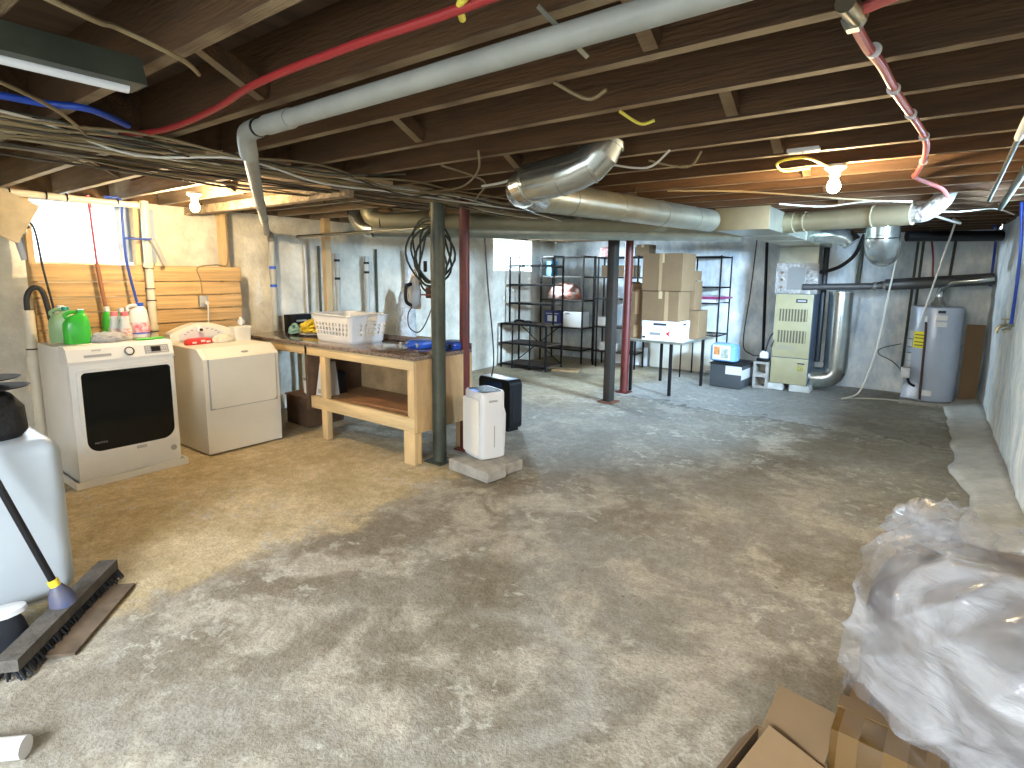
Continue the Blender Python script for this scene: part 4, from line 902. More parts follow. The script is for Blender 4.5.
for k, (x0, x1, lab) in enumerate(((-1.80, -1.58, 'white painted block under the left side of the furnace'), (-1.50, -1.24, 'white painted block under the right side of the furnace'))):
    single('concrete_block', MB().box(x0, x1, 8.54, 9.12, 0, .09, .006, 1), mat('white_block', (.62, .62, .58), .8, var=.2, bump=.3), lab, 'block')
t = Thing('furnace_plenum', 'foil taped sheet metal plenum on top of the furnace', 'duct', (-1.52, 8.85, 1.36))
t.part('coil_box', MB().box(-1.79, -1.26, 8.60, 9.1, 1.362, 1.78), foil); t.part('access_panel', MB().box(-1.64, -1.42, 8.592, 8.60, 1.42, 1.72), mat('grey_panel', (.22, .22, .21), .5))
t.part('riser', MB().box(-1.77, -1.28, 8.62, 9.08, 1.78, 1.997), galv)
for z in (1.45, 1.55, 1.65): t.part('screw_plate', MB().cyl((-1.71, 8.597, z), (-1.71, 8.588, z), .018), chrome)

def duct(name, label, path, r, m, bands=(), n=24, cat='duct', extra=None):
    t = Thing(name, label, cat, path[0]); t.part('pipe', MB().tube(path, r, n), m)
    for a, b in bands: t.part('seam', MB().tube([a, b], r*1.035, n), m)
    return t
def along(a, b, f, w=.02):
    a = Vector(a); b = Vector(b); d = (b-a).normalized(); p = a.lerp(b, f); return (p, p+d*w)
# trunk
t = Thing('trunk_duct', 'wide flat rectangular sheet metal trunk duct running back to the furnace', 'duct', (-1.43, 7.2, 2.1))
t.part('trunk', MB().box(-1.66, -1.20, 5.33, 9.12, 2.0, 2.195, .004, 1), galv); t.part('end_cap', MB().box(-1.665, -1.195, 5.318, 5.332, 1.998, 2.198, .003), galvp)
for y in (6.2, 7.1, 8.0): t.part('seam', MB().box(-1.668, -1.192, y, y+.025, 1.994, 2.2), galv)
# foreground round duct with elbow
P0, P1 = Vector((-2.02, 2.95, 2.068)), Vector((-1.70, 5.30, 2.09))
el = curve([(-1.40, 2.66, 2.40), (-1.40, 2.65, 2.26), (-1.47, 2.62, 2.15), (-1.62, 2.60, 2.10), (-1.80, 2.60, 2.08), (-1.94, 2.70, 2.07), P0], 2)
t = Thing('round_duct', 'shiny round duct turning out of the joists and running back to the trunk', 'duct', P0)
t.part('elbow', MB().tube(el, .103, 40), galvb, label='bright segmented elbow', smooth=R(10.5)); t.part('pipe', MB().cyl(P0, P1, .098, n=28), galv)
for i in range(2, len(el)-1, 2): t.part('seam', MB().tube([el[i], el[i]+(el[i+1]-el[i]).normalized()*.008], .107, 40), galvb)
for f in (.0, .13, .36, .62, .85): a, b = along(P0, P1, f, .012); t.part('seam', MB().cyl(a, b, .102, n=28), galv)
for f in (.2, .45): a, b = along(P0, P1, f, .01); t.part('strap', MB().beam((a.x, a.y, 2.09), (a.x+.02, a.y+.02, 2.24), .012, .002), galvb)
# two thinner ducts crossing from the left
Q0, Q1 = Vector((-4.42, 3.76, 2.10)), Vector((-1.70, 5.82, 2.085))
t = Thing('round_duct', 'upper of the two long thin round ducts crossing from the left wall', 'duct', Q0)
e1 = curve([(-4.56, 3.72, 2.40), (-4.55, 3.70, 2.22), (-4.50, 3.71, 2.13), Q0], 5)
t.part('elbow', MB().tube(e1, .079, 24), galvp); t.part('pipe', MB().cyl(Q0, Q1, .076, n=24), galvp)
for i in (4, 9): t.part('seam', MB().tube([e1[i], e1[i]+(e1[i+1]-e1[i]).normalized()*.008], .083, 24), galvp)
for f in (.02, .07, .33, .6, .86): a, b = along(Q0, Q1, f, .012); t.part('seam', MB().cyl(a, b, .080, n=24), galvp)
for f in (.5, .62): a, b = along(Q0, Q1, f, .01); t.part('strap', MB().beam((a.x, a.y, 2.09), (a.x, a.y+.05, 2.23), .015, .002), whitep)
Q0, Q1 = Vector((-4.80, 3.98, 2.04)), Vector((-1.70, 6.32, 2.03))
t = Thing('round_duct', 'lower of the two long thin round ducts crossing from the left wall', 'duct', Q0)
e1 = curve([(-5.02, 3.92, 2.40), (-5.01, 3.90, 2.2), (-4.93, 3.92, 2.08), Q0], 5)
t.part('elbow', MB().tube(e1, .079, 24), galvb); t.part('pipe', MB().cyl(Q0, Q1, .078, n=24), galv)
for f in (.0, .3, .55, .8): a, b = along(Q0, Q1, f, .012); t.part('seam', MB().cyl(a, b, .082, n=24), galv)
# duct right of the trunk
S0, S1 = Vector((-1.19, 5.95, 2.095)), Vector((-.19, 5.66, 2.10))
t = Thing('round_duct', 'tan round duct running right from the trunk duct below the joists', 'duct', S0)
t.part('pipe', MB().cyl(S0, S1, .088, n=24), galvp); t.part('collar', MB().cyl(S0, S0+Vector((.10, -.03, 0)), .096, n=24), galvp)
for f in (.18, .72): a, b = along(S0, S1, f, .012); t.part('seam', MB().cyl(a, b, .093, n=24), galvp)
t.part('end_elbow', MB().tube(curve([S1, S1+Vector((.08, -.02, .005)), S1+Vector((.18, -.02, .10)), S1+Vector((.22, -.02, .24))], 4), .07, 24), foil, label='bright foil covered end elbow')
# wide duct elbows behind it
t = Thing('duct_elbow', 'wide pale round duct end hanging down behind the tan duct near the furnace', 'duct', (-.52, 7.3, 2.2))
t.part('pipe', MB().cyl((-.51, 7.35, 2.43), (-.50, 7.38, 2.02), .165, n=32), galvb); t.part('elbow', MB().tube(curve([(-.50, 7.38, 2.02), (-.50, 7.40, 1.97), (-.50, 7.52, 1.90), (-.50, 7.75, 1.88)], 5), .165, 32), galvb)
t.part('seam', MB().cyl((-.50, 7.38, 2.03), (-.50, 7.38, 2.04), .17, n=32), galvb)
t = Thing('duct_elbow', 'smaller shiny duct elbow left of the wide pale duct end', 'duct', (-.95, 7.6, 2.1))
t.part('elbow', MB().tube(curve([(-1.19, 7.7, 2.09), (-1.0, 7.62, 2.08), (-.86, 7.62, 2.04), (-.80, 7.62, 1.98)], 5), .10, 28), galvb); t.part('seam', MB().tube([(-.88, 7.62, 2.05), (-.87, 7.62, 2.045)], .106, 28), galvb)
# big return duct next to furnace
t = Thing('return_duct', 'thick shiny round duct standing beside the furnace and bending into its base', 'duct', (-1.0, 8.85, 0))
t.part('riser', MB().cyl((-.99, 8.85, .42), (-1.0, 8.85, 1.40), .148, n=32), galvb)
t.part('elbow', MB().tube(curve([(-.99, 8.85, .42), (-.995, 8.85, .32), (-1.06, 8.84, .22), (-1.18, 8.83, .19), (-1.285, 8.83, .19)], 2), .148, 40), galvb, smooth=R(10.5))
for z in (.42, .85, 1.36): t.part('seam', MB().cyl((-.995, 8.85, z), (-.995, 8.85, z+.014), .154, n=32), galvb)
t.part('rim', MB().cyl((-1.0, 8.85, 1.385), (-1.0, 8.85, 1.40), .152, n=32), chrome)
pipe('flue_pipe', [(-1.235, 8.95, .4), (-1.235, 8.95, 2.2)], .038, mat('black_iron', (.03, .035, .04), .4, .4), 'dark vertical pipe between the furnace and the big round duct')
pipe('gas_hose', curve([(-1.29, 8.66, 1.65), (-1.15, 8.66, 1.68), (-1.0, 8.66, 1.75), (-.86, 8.66, 1.90), (-.78, 8.66, 2.15)], 6), .024, black, 'thick black hose curving up from the furnace plenum', 'hose')
pipe('wall_pipe', [(-.87, 9.38, 1.5), (-.85, 9.38, 2.15)], .03, steelg, 'short grey pipe on the back wall behind the wide duct end')
def ribbed(p0, p1, r, n=60):
    p0 = Vector(p0); p1 = Vector(p1); return MB().tube([p0.lerp(p1, k/n) for k in range(n+1)], [r*(1+.06*(k % 2)) for k in range(n+1)], 18)
t = Thing('flue_vent', 'dark ribbed vent pipe running level from the furnace to the right wall', 'vent pipe', (-1.0, 8.62, 1.5))
t.part('ribbed_hose', ribbed((-1.44, 8.60, 1.455), (-.66, 8.66, 1.48), .042), flexb); t.part('pipe', MB().cyl((-.66, 8.66, 1.48), (-.5, 8.70, 1.50), .038, .055), flexb); t.part('pipe', MB().cyl((-.5, 8.70, 1.50), (.57, 8.86, 1.59), .072, n=20), flexb)
for x, z in ((-.63, 1.483), (-.53, 1.495)): t.part('clamp', MB().cyl((x, 8.67, z), (x+.03, 8.675, z+.002), .052), foil)

# ================================================================== WATER HEATER
hx, hy = .065, 8.90
t = Thing('water_heater', 'tall grey cylindrical water heater with a yellow label in the far right corner', 'water heater', (hx, hy, .05))
t.part('tank', MB().lathe((hx, hy, 0), [(.265, .06), (.275, .075), (.275, 1.215), (.268, 1.235), (.24, 1.245), (.0, 1.248)], 48), heaterm)
t.part('foot', MB().cyl((hx-.15, hy-.1, .05), (hx-.15, hy-.1, .06), .04), black)
t.part('foot', MB().cyl((hx+.15, hy-.1, .05), (hx+.15, hy-.1, .06), .04), black)
def curved_label(t, name, a0, a1, z0, z1, m, r=.2775):
    a0 = R(a0); a1 = R(a1); n = 10; bm = MB()
    pts = [(hx+r*math.cos(a0+(a1-a0)*k/n), hy+r*math.sin(a0+(a1-a0)*k/n)) for k in range(n+1)]+[(hx+(r-.002)*math.cos(a1-(a1-a0)*k/n), hy+(r-.002)*math.sin(a1-(a1-a0)*k/n)) for k in range(n+1)]
    bm.prism(pts, 'z', z0, z1); return t.part(name, bm, m)
ye = curved_label(t, 'energy_label', 222, 252, .72, .93, yelllab, .278)
for z in (.88, .84, .79, .75): o = curved_label(t, 'print', 226, 248, z, z+.012, inkm, .279)
for z0, z1 in ((.83, .93), (.73, .82), (.55, .64), (.46, .54)): curved_label(t, 'paper_label', 200, 219, z0, z1, paperw)
for z0, z1 in ((.818, .826), (.715, .723), (.64, .65)): curved_label(t, 'print', 200, 219, z0, z1, inkm, .2785)
for z0, z1 in ((1.08, 1.14), (1.0, 1.06)): curved_label(t, 'paper_label', 268, 293, z0, z1, paperw)
curved_label(t, 'badge', 272, 288, 1.165, 1.20, inkm); curved_label(t, 'paper_label', 245, 278, .13, .20, paperw)
t.part('gas_valve', MB().box(hx-.30, hx-.20, hy-.33, hy-.20, .34, .47, .012), lgrey); t.part('valve_knob', MB().cyl((hx-.25, hy-.33, .40), (hx-.25, hy-.37, .40), .032), whitep)
t.part('burner_cover', MB().loft((hx-.17, hy-.22, .08), [(0, .11, .07), (.14, .10, .06), (.2, .06, .04)], 24, 4), heaterm); t.part('valve_pipe', MB().tube(curve([(hx-.22, hy-.28, .34), (hx-.2, hy-.3, .28), (hx-.14, hy-.28, .24)], 4), .015), black)
t.part('relief_pipe', MB().tube(curve([(hx-.10, hy-.25, 1.08), (hx-.10, hy-.34, 1.07), (hx-.09, hy-.345, .9), (hx-.075, hy-.35, .09)], 5), .014), mat('dark_copper', (.08, .04, .03), .4, .4)); t.part('relief_valve', MB().cyl((hx-.10, hy-.34, 1.06), (hx-.10, hy-.34, 1.13), .022), chrome)
t.part('draft_hood', MB().lathe((hx, hy-.05, 0), [(.07, 1.245), (.075, 1.27), (.045, 1.33), (.042, 1.36)], 24), foil)
single('concrete_slab', MB().box(-.22, .36, 8.60, 9.2, 0, .05, .006), conc, 'thin concrete slab under the water heater', 'slab')
t = Thing('vent_pipe', 'thin silver flexible vent rising from the water heater to the right wall', 'vent pipe', (hx, 8.85, 1.36))
t.part('pipe', MB().tube(curve([(hx, 8.85, 1.36), (hx+.02, 8.83, 1.46), (hx+.13, 8.74, 1.545), (hx+.33, 8.70, 1.57), (.56, 8.70, 1.60)], 8), .036, 16), galvb); t.part('clamp', MB().cyl((hx, 8.85, 1.36), (hx, 8.85, 1.39), .042), chrome)
single('cardboard_sheet', MB().box(.38, .565, 9.05, 9.08, .02, 1.02, M=None), cardb, 'brown cardboard sheet standing behind the water heater in the corner', 'cardboard')
pipe('red_tube', curve([(-.10, 8.9, 2.2), (-.04, 8.9, 1.85), (-.02, 8.92, 1.6), (.02, 8.95, 1.48)], 5), .011, mat('maroon_tube', (.22, .02, .05), .4), 'dark red water tube hanging above the water heater', 'tube')
pipe('white_rope', [(.12, 7.95, 2.18), (-.10, 8.45, 1.0)], .010, cablew, 'white cord stretched slanting down in front of the water heater', 'cord')
pipe('white_rope', curve([(-.36, 8.1, 2.03), (-.43, 8.4, 1.5), (-.50, 8.42, .75), (-.57, 8.42, .36), (-.66, 8.40, .10), (-.83, 8.38, .012), (-.70, 8.52, .012), (-.4, 8.7, .012), (-.2, 8.72, .012)], 7), .010, cablew, 'white cord hanging down to the floor between furnace and water heater', 'cord')
pipe('thin_cable', curve([(-.22, 8.62, .42), (-.35, 8.9, .50), (-.52, 9.2, .55), (-.50, 9.3, .62), (-.28, 9.3, .70)], 6), .006, cabled, 'thin dark gas line wriggling on the wall left of the water heater', 'cable')
for x, lab in ((-.22, 'grey pipe on the back wall just left of the water heater, left of two'), (-.16, 'grey pipe on the back wall just left of the water heater, right of two'), (.18, 'short grey pipe on the back wall above the water heater')):
    pipe('wall_pipe', [(x-.03, 9.39, .3 if x < 0 else 1.5), (x, 9.39, 2.2)], .016, steelg, lab)
# right wall
pipe('water_tube', curve([(.50, 6.15, 2.2), (.53, 6.15, 1.9), (.54, 6.15, 1.6), (.545, 6.2, 1.22)], 6), .012, blued, 'blue water tube running down the right wall to the tap', 'tube')
pipe('water_tube', curve([(.47, 8.2, 2.16), (.52, 8.6, 2.12), (.55, 9.0, 1.9), (.555, 9.05, 1.5)], 6), .014, blued, 'blue water tube coming down in the far right corner', 'tube')
t = Thing('wall_tap', 'small brass tap fixed to the right wall below the blue tube', 'tap', (.54, 6.45, 1.2))
brass = mat('old_brass', (.30, .26, .17), .35, .8)
t.part('body', MB().tube(curve([(.62, 6.5, 1.19), (.54, 6.48, 1.19), (.49, 6.47, 1.17), (.475, 6.47, 1.12)], 4), .014), brass); t.part('handle', MB().cyl((.53, 6.48, 1.235), (.53, 6.48, 1.245), .03), brass).location; t.part('stem', MB().cyl((.53, 6.48, 1.19), (.53, 6.48, 1.24), .008), brass); t.part('elbow', MB().tube([(.545, 6.2, 1.22), (.54, 6.25, 1.17), (.50, 6.25, 1.15)], .018), galv)

# ================================================================== OVERHEAD PIPES, TUBES, CABLES
grey_pvc = mat('grey_pvc', (.27, .27, .235), .5, var=.15, vscale=5)  # greyer copy of the white pvc for the overhead drain
t = Thing('drain_pipe', 'long pale grey plastic drain pipe hung under the joists and slanting down at the left', 'pipe', (-1.5, 1.2, 2.13))
t.part('pipe', MB().cyl((.55, 1.20, 2.145), (-2.13, 1.21, 2.125), .031, n=20), grey_pvc)
t.part('elbow', MB().tube(curve([(-2.12, 1.21, 2.125), (-2.20, 1.215, 2.12), (-2.26, 1.24, 2.10), (-2.32, 1.28, 2.06)], 4), .036, 20), grey_pvc)
t.part('slanting_pipe', MB().tube([(-2.30, 1.27, 2.07), (-3.3, 1.86, 2.05), (-5.80, 3.35, 2.00)], .031, 18), grey_pvc); t.part('elbow', MB().tube(curve([(-5.78, 3.34, 2.0), (-5.90, 3.44, 1.99), (-5.93, 3.47, 1.93)], 4), .037, 18), grey_pvc)
for x in (-1.95, -2.02, -2.12): t.part('clamp_ring', MB().cyl((x, 1.21, 2.126), (x+.01, 1.21, 2.126), .0345, n=20), black)
t.part('coupling', MB().cyl((-1.90, 1.21, 2.127), (-2.05, 1.21, 2.126), .036, n=20), grey_pvc)
d_ = (Vector((-5.80, 3.35, 2.0))-Vector((-3.3, 1.86, 2.05))); 
for f in (.18, .5): a = Vector((-3.3, 1.86, 2.05))+d_*f; t.part('coupling', MB().cyl(a, a+d_.normalized()*.10, .037, n=18), grey_pvc)
single('hanger_strap', MB().beam((-.80, 1.16, 2.2), (-.72, 1.26, 2.1), .02, .002), galv, 'perforated metal strap holding the grey drain pipe in the foreground', 'strap')

pipe('red_water_tube', curve([(.3, 1.0, 2.19), (-.3, 1.02, 2.185), (-.92, 1.04, 2.185), (-1.3, 1.03, 2.185), (-1.8, 1.04, 2.185), (-2.2, 1.10, 2.185), (-2.56, 1.12, 2.18), (-2.8, 1.10, 2.18), (-3.1, 1.02, 2.19)], 6), .012, redtube, 'long red water tube running across under the foreground joists', 'tube', 10)
t = Thing('red_water_tube', 'pinkish red water tube snaking back under the joists at the upper right', 'tube', (-.2, 1.58, 2.18))
rp = [(.02, 1.50, 2.19), (-.145, 1.55, 2.185), (-.205, 1.60, 2.18), (-.20, 1.80, 2.18), (-.18, 2.0, 2.185), (-.156, 2.35, 2.185), (-.118, 2.75, 2.185), (-.088, 3.17, 2.185), (-.10, 3.6, 2.18), (-.14, 4.1, 2.19), (-.15, 4.3, 2.19), (-.02, 4.9, 2.19), (.02, 5.4, 2.19)]
t.part('tube', MB().tube(curve(rp, 6), .013, 10), mat('faded_red_tube', (.45, .09, .08), .45))
for x, y in ((-.19, 1.85), (-.165, 2.25), (-.13, 2.62), (-.095, 3.05), (-.105, 3.68)): t.part('clip', MB().cyl((x, y, 2.183), (x+.003, y+.012, 2.183), .019), lgrey)
t = Thing('pipe_fitting', 'small brass fitting where the pink red tube meets the joist', 'fitting', (-.21, 1.58, 2.19)); t.part('body', MB().cyl((-.215, 1.50, 2.18), (-.20, 1.60, 2.18), .022), brass); t.part('nut', MB().cyl((-.21, 1.60, 2.18), (-.21, 1.63, 2.18), .026, n=6), galv)
pipe('blue_water_tube', curve([(-2.7, -.3, 2.18), (-2.66, .58, 2.18), (-2.65, .70, 2.18), (-2.6, .82, 2.18), (-2.75, 1.0, 2.18)], 6), .013, blued, 'blue water tube under the joists at the left edge', 'tube')
pipe('yellow_cable', curve([(-.80, .8, 2.2), (-.86, .98, 2.19), (-.93, 1.035, 2.19), (-.98, 1.10, 2.195)], 5), .009, cabley, 'short bright yellow cable looping down from the foreground joists', 'cable')
pipe('yellow_cable', curve([(-.62, 3.6, 2.19), (-.72, 3.45, 2.16), (-.72, 3.3, 2.18), (-.60, 3.35, 2.2), (-.52, 3.6, 2.18)], 6), .007, cabley, 'pale yellow cable looping beside the furnace side bulb', 'cable')
# bundle of cables along the girder
rnd = random.Random(11)
for i in range(16):
    x0 = -2.80-.022*i+rnd.uniform(-.02, .02); z0 = 2.185-.012*(i % 4); ys = [-.3, .3, .7, 1.1, 1.5, 2.0, 2.6, 3.2, 4.0, 5.0, 6.2, 7.5]
    if i % 5 == 4: ys = ys[:7]
    pts = [(x0+rnd.uniform(-.09, .09)-.01*y, y, z0+rnd.uniform(-.06, .012)) for y in ys]
    pts[-1] = (pts[-1][0], pts[-1][1], 2.22)
    r = rnd.choice((.005, .006, .007, .009)); m = (cable, cable, cabled, cablew, steelg)[i % 5]
    lab = {cable: 'cream electric cable in the sagging bundle along the girder', cabled: 'dark cable in the sagging bundle along the girder', cablew: 'white cable in the sagging bundle along the girder', steelg: 'grey cable in the sagging bundle along the girder'}[m]
    single('electric_cable', MB().tube(curve(pts, 5), r, 6), m, lab, 'cable', 'cables along the girder')
for i in range(9):
    x0 = -3.48-.05*i+rnd.uniform(-.03, .03); pts = [(x0+rnd.uniform(-.07, .07), y, 2.18+rnd.uniform(-.035, .012)) for y in (.4, .9, 1.4, 2.0, 2.6, 3.2, 3.9)]
    single('electric_cable', MB().tube(curve(pts, 5), rnd.choice((.005, .007)), 6), cable if i % 2 else cabled, ('cream' if i % 2 else 'dark')+' cable stapled under the joists left of the girder', 'cable', 'cables left of the girder')
# cables crossing under or along joists
def cbl(pts, r, m, label): return pipe('electric_cable', curve(pts, 6), r, m, label, 'cable', 6)
cbl([(-3.0, 3.0, 2.17), (-2.6, 2.9, 2.16), (-2.2, 2.6, 2.18), (-1.9, 2.25, 2.195)], .006, cable, 'cream cable lifting off the girder bundle toward the middle joists')
cbl([(-3.0, 3.5, 2.16), (-2.7, 3.2, 2.15), (-2.4, 2.9, 2.18), (-2.3, 2.4, 2.19)], .006, cable, 'pale cable branching from the girder bundle before the grey post')
cbl([(-1.5, 2.9, 2.19), (-1.3, 2.95, 2.16), (-1.1, 2.75, 2.19)], .006, cablew, 'white cable draped between two joists right of the round duct')
cbl([(-1.28, 2.92, 2.19), (-1.1, 3.0, 2.15), (-.98, 2.86, 2.19)], .006, cable, 'short cream cable drooping between the joists beside the duct elbow')
cbl([(-2.5, 3.0, 2.17), (-2.2, 2.85, 2.15), (-1.95, 2.8, 2.18), (-1.75, 2.78, 2.195)], .008, cablew, 'white cable running over the round duct elbow')
cbl([(-1.05, 1.62, 2.2), (-.98, 1.72, 2.16), (-.90, 1.70, 2.17)], .006, cable, 'cream cable end hanging between the central foreground joists')
cbl([(-1.02, 2.04, 2.2), (-.98, 2.14, 2.17), (-.93, 2.16, 2.18)], .006, cabley, 'yellowish cable end hanging below a middle joist')
cbl([(-1.6, 4.0, 2.19), (-1.2, 4.2, 2.18), (-.9, 4.5, 2.17), (-.5, 5.2, 2.18), (-.2, 5.6, 2.19)], .006, cable, 'cream cable running above the trunk duct toward the right')
cbl([(-1.1, 5.2, 2.19), (-.8, 5.4, 2.17), (-.5, 5.4, 2.19), (-.2, 5.5, 2.18)], .007, cablew, 'white cable lying over the tan duct near the furnace')
cbl([(-.2, 6.1, 2.17), (.1, 6.2, 2.15), (.35, 6.4, 2.18), (.5, 6.6, 2.14)], .006, cablew, 'white cable swagged near the right wall before the heater')
cbl([(-1.62, .35, 2.19), (-1.66, .55, 2.17), (-1.72, .62, 2.19), (-1.75, .78, 2.17), (-1.9, .9, 2.19)], .007, cable, 'cream cable stapled across the foreground joists at the upper left')
cbl([(-2.2, .2, 2.19), (-2.4, .5, 2.17), (-2.62, .72, 2.16), (-2.9, .9, 2.14)], .007, cable, 'cream cable slanting down to the bundle at the left edge')
cbl([(-.12, 6.9, 2.215), (.0, 7.0, 2.17), (.15, 7.2, 2.13), (.1, 7.7, 2.215)], .012, cablew, 'white elbowed line by the joists above the water heater')
t = Thing('conduit', 'long pale conduit running back along the ceiling at the right edge', 'conduit', (.22, 2.9, 2.17)); t.part('near_sleeve', MB().cyl((.215, 2.6, 2.165), (.225, 3.2, 2.165), .017), whitep); t.part('tube', MB().cyl((.225, 3.2, 2.165), (.27, 5.6, 2.165), .011), steelg)
pipe('conduit', [(.33, 4.0, 2.165), (.38, 6.2, 2.165)], .02, steelg, 'thicker grey conduit nearest the right wall on the ceiling', 'conduit')
single('black_pipe', MB().cyl((-.3, 7.9, 2.06), (.55, 8.3, 2.06), .06, n=18), black, 'thick black pipe under the joists above the water heater', 'pipe')
t = Thing('junction_box', 'small white junction plate on a joist near the furnace side bulb', 'junction box', (-.55, 3.12, 2.19)); t.part('plate', MB().box(-.64, -.50, 3.09, 3.15, 2.185, 2.203, .003), lgrey); t.part('screw', MB().cyl((-.57, 3.12, 2.182), (-.57, 3.12, 2.186), .006), grey)

# ================================================================== FOREGROUND LEFT
t = Thing('appliance_box', 'pale blue white rounded appliance cabinet at the left edge with black gear on top', 'cabinet', (-3.50, .42, 0))
t.part('shell', MB().box(-3.80, -3.235, .05, .79, .02, .80, .075, 5), bluew)
t.part('base', MB().box(-3.72, -3.30, .12, .72, 0, .03), grey)
t = Thing('gear_bag', 'bulky black bag standing on the pale rounded cabinet', 'bag', (-3.50, .50, .80))
t.part('bag', MB().loft((-3.50, .50, .80), [(0, .14, .19), (.03, .16, .215), (.14, .155, .21), (.20, .12, .17), (.225, .06, .1)], 36, 3.2), mat('black_canvas', (.008, .008, .009), .7, bump=.5)); t.part('strap', MB().box(-3.345, -3.333, .53, .57, .82, .98, .004), grey); t.part('buckle', MB().box(-3.338, -3.33, .535, .565, .88, .90), whitep)
for k, (z, lab) in enumerate(((1.03, 'lower black brimmed hat lying on the black bag'), (1.075, 'upper black brimmed hat lying on the other hat'))):
    t = Thing('brimmed_hat', lab, 'hat', (-3.50, .49-.03*k, z)); t.part('brim', MB().loft((-3.50, .49-.03*k, z), [(0, .15, .25), (.006, .155, .26), (.012, .1, .14)], 36, 2), mat('black_felt', (.012, .011, .011), .9)); t.part('crown', MB().loft((-3.50, .46-.03*k, z+.006), [(0, .07, .09), (.04, .065, .08), (.06+.06*k, .045, .06)], 28, 2.4), MATS['black_felt'])
# push broom
t = Thing('push_broom', 'black handled push broom with dusty wide head leaning at the left edge', 'broom', (-3.05, .70, 0))
ha, hb = Vector((-2.72, .41, .07)), Vector((-3.30, .935, .07)); ax = (hb-ha).normalized()
blk = MB(); blk.beam(ha, hb, .085, .05)
t.part('head', blk, dustm)
bb = MB(); n = 60
for r_ in range(5):
    for k in range(n):
        p = ha.lerp(hb, (k+.5)/n)+Vector((-ax.y, ax.x, 0))*(-.034+.017*r_); s_ = random.uniform(-.012, .012)
        q = Vector((p.x+s_-ax.y*(-.03+.015*r_), p.y+s_+ax.x*(-.03+.015*r_), .002)); bb.cyl((p.x, p.y, .052), q, .0055, .004, 5)
t.part('bristles', bb, bristle, kind='stuff')
bc = (ha+hb)/2
t.part('socket', MB().tube([bc+Vector((0, 0, .02)), bc+Vector((-.005, -.01, .07)), bc+Vector((-.01, -.02, .115))], [.055, .045, .022], 16), brush_b)
c0 = bc+Vector((-.01, -.02, .11)); dr = (Vector((-3.12, .53, .65))-c0).normalized()
t.part('collar', MB().cyl(c0-dr*.005, c0+dr*.035, .021, n=18), yellowp); t.part('handle', MB().cyl(c0+dr*.02, c0+dr*1.25, .0145, n=16), black)
# dust heap box lids
single('flattened_carton', MB().box(-.27, .27, -.055, .055, 0, .012, M=Matrix.Translation((-2.94, .76, .004)) @ Rz(math.atan2(ax.y, ax.x))), mat('dirty_cardboard', (.14, .10, .065), .85, var=.4, vscale=9), 'dusty brown flattened carton strip lying before the broom head', 'cardboard')
t = Thing('dust_brush', 'black bristled brush with white top lying left of the push broom', 'brush', (-3.05, .36, 0))
t.part('bristles', MB().loft((-3.06, .40, 0), [(0, .12, .16), (.08, .10, .14), (.12, .05, .12)], 32, 2.4), bristle); t.part('top', MB().loft((-3.07, .42, .115), [(0, .06, .14), (.02, .055, .135), (.03, .03, .1)], 28, 2.6), whitep)
single('white_pipe_end', MB().cyl((-2.50, .10, .035), (-2.24, .36, .035), .035, n=20), whitep, 'end of a white plastic pipe on the floor in the bottom left corner', 'pipe')

# ================================================================== FOREGROUND RIGHT
def mass(name, outline, H, levels, m, seed, wr, grp=None, shrink=lambda f: 1, zf=lambda f: f, N=220, parent=None, ridge=1.0):
    P = [Vector(p) for p in outline]; C = sum((p for p in P), Vector((0, 0)))/len(P); P2 = curve([(p.x, p.y, 0) for p in P+[P[0]]], 8)[:-1]
    L = [0]
    Q = P2+[P2[0]]
    for a, b in zip(Q, Q[1:]): L.append(L[-1]+(b-a).length)
    pts = []; j = 0
    for k in range(N):
        s_ = L[-1]*k/N
        while L[j+1] < s_: j += 1
        pts.append(Q[j].lerp(Q[j+1], (s_-L[j])/max(1e-9, L[j+1]-L[j])))
    bm = bmesh.new(); rings = []
    for i in range(levels+1):
        f = i/levels; sc_ = shrink(f); z = H*zf(f); ring = []
        for k, p in enumerate(pts):
            q = Vector((C.x+(p.x-C.x)*sc_, C.y+(p.y-C.y)*sc_, z)); u = Vector((q.x*3, q.y*3, z*5))
            d = 1-abs(noise.noise(u+Vector((seed, 0, z*3))))*2; e = 1-abs(noise.noise(Vector((q.x*1.6+q.y*.8+z*1.5, z*7+q.y*5-q.x*4, seed))))*2.4
            dd = wr*(.45*d+.8*ridge*e*e*(1 if e > 0 else -1)+.35*noise.noise(u*3.5))
            nrm_ = Vector((p.x-C.x, p.y-C.y, 0)).normalized(); topw = max(0, (f-.72)/.28)
            q += nrm_*dd*(1-topw*.8)*min(1, sc_*1.5); q.z += dd*topw*1.3+wr*1.4*noise.noise(Vector((q.x*3.2, q.y*3.2, seed)))*topw
            q.z = max(.004, q.z); ring.append(bm.verts.new(q))
        rings.append(ring)
    for a, b in zip(rings, rings[1:]):
        for k in range(N): bm.faces.new((a[k], a[(k+1) % N], b[(k+1) % N], b[k]))
    bm.faces.new(rings[-1])
    me = D.meshes.new(name); bmesh.ops.recalc_face_normals(bm, faces=bm.faces); bm.to_mesh(me); bm.free(); me.materials.append(m)
    for f_ in me.polygons: f_.use_smooth = True
    o = D.objects.new(name, me); COL.objects.link(o)
    if parent: o.parent = parent
    return o
OUT = [(-.10, 1.98), (-.09, 2.22), (0, 2.42), (.25, 2.52), (.49, 2.50), (.51, 2.1), (.50, 1.62), (.30, 1.66), (.05, 1.83)]
def shr(f): return .80+.20*math.sin(min(1, f/.42)*PI/2) if f < .70 else max(0, math.cos((f-.70)/.30*PI/2))**.55*.96+.04
def zff(f): return f*1.12 if f < .7 else .784+.216*math.sin((f-.7)/.3*PI/2)
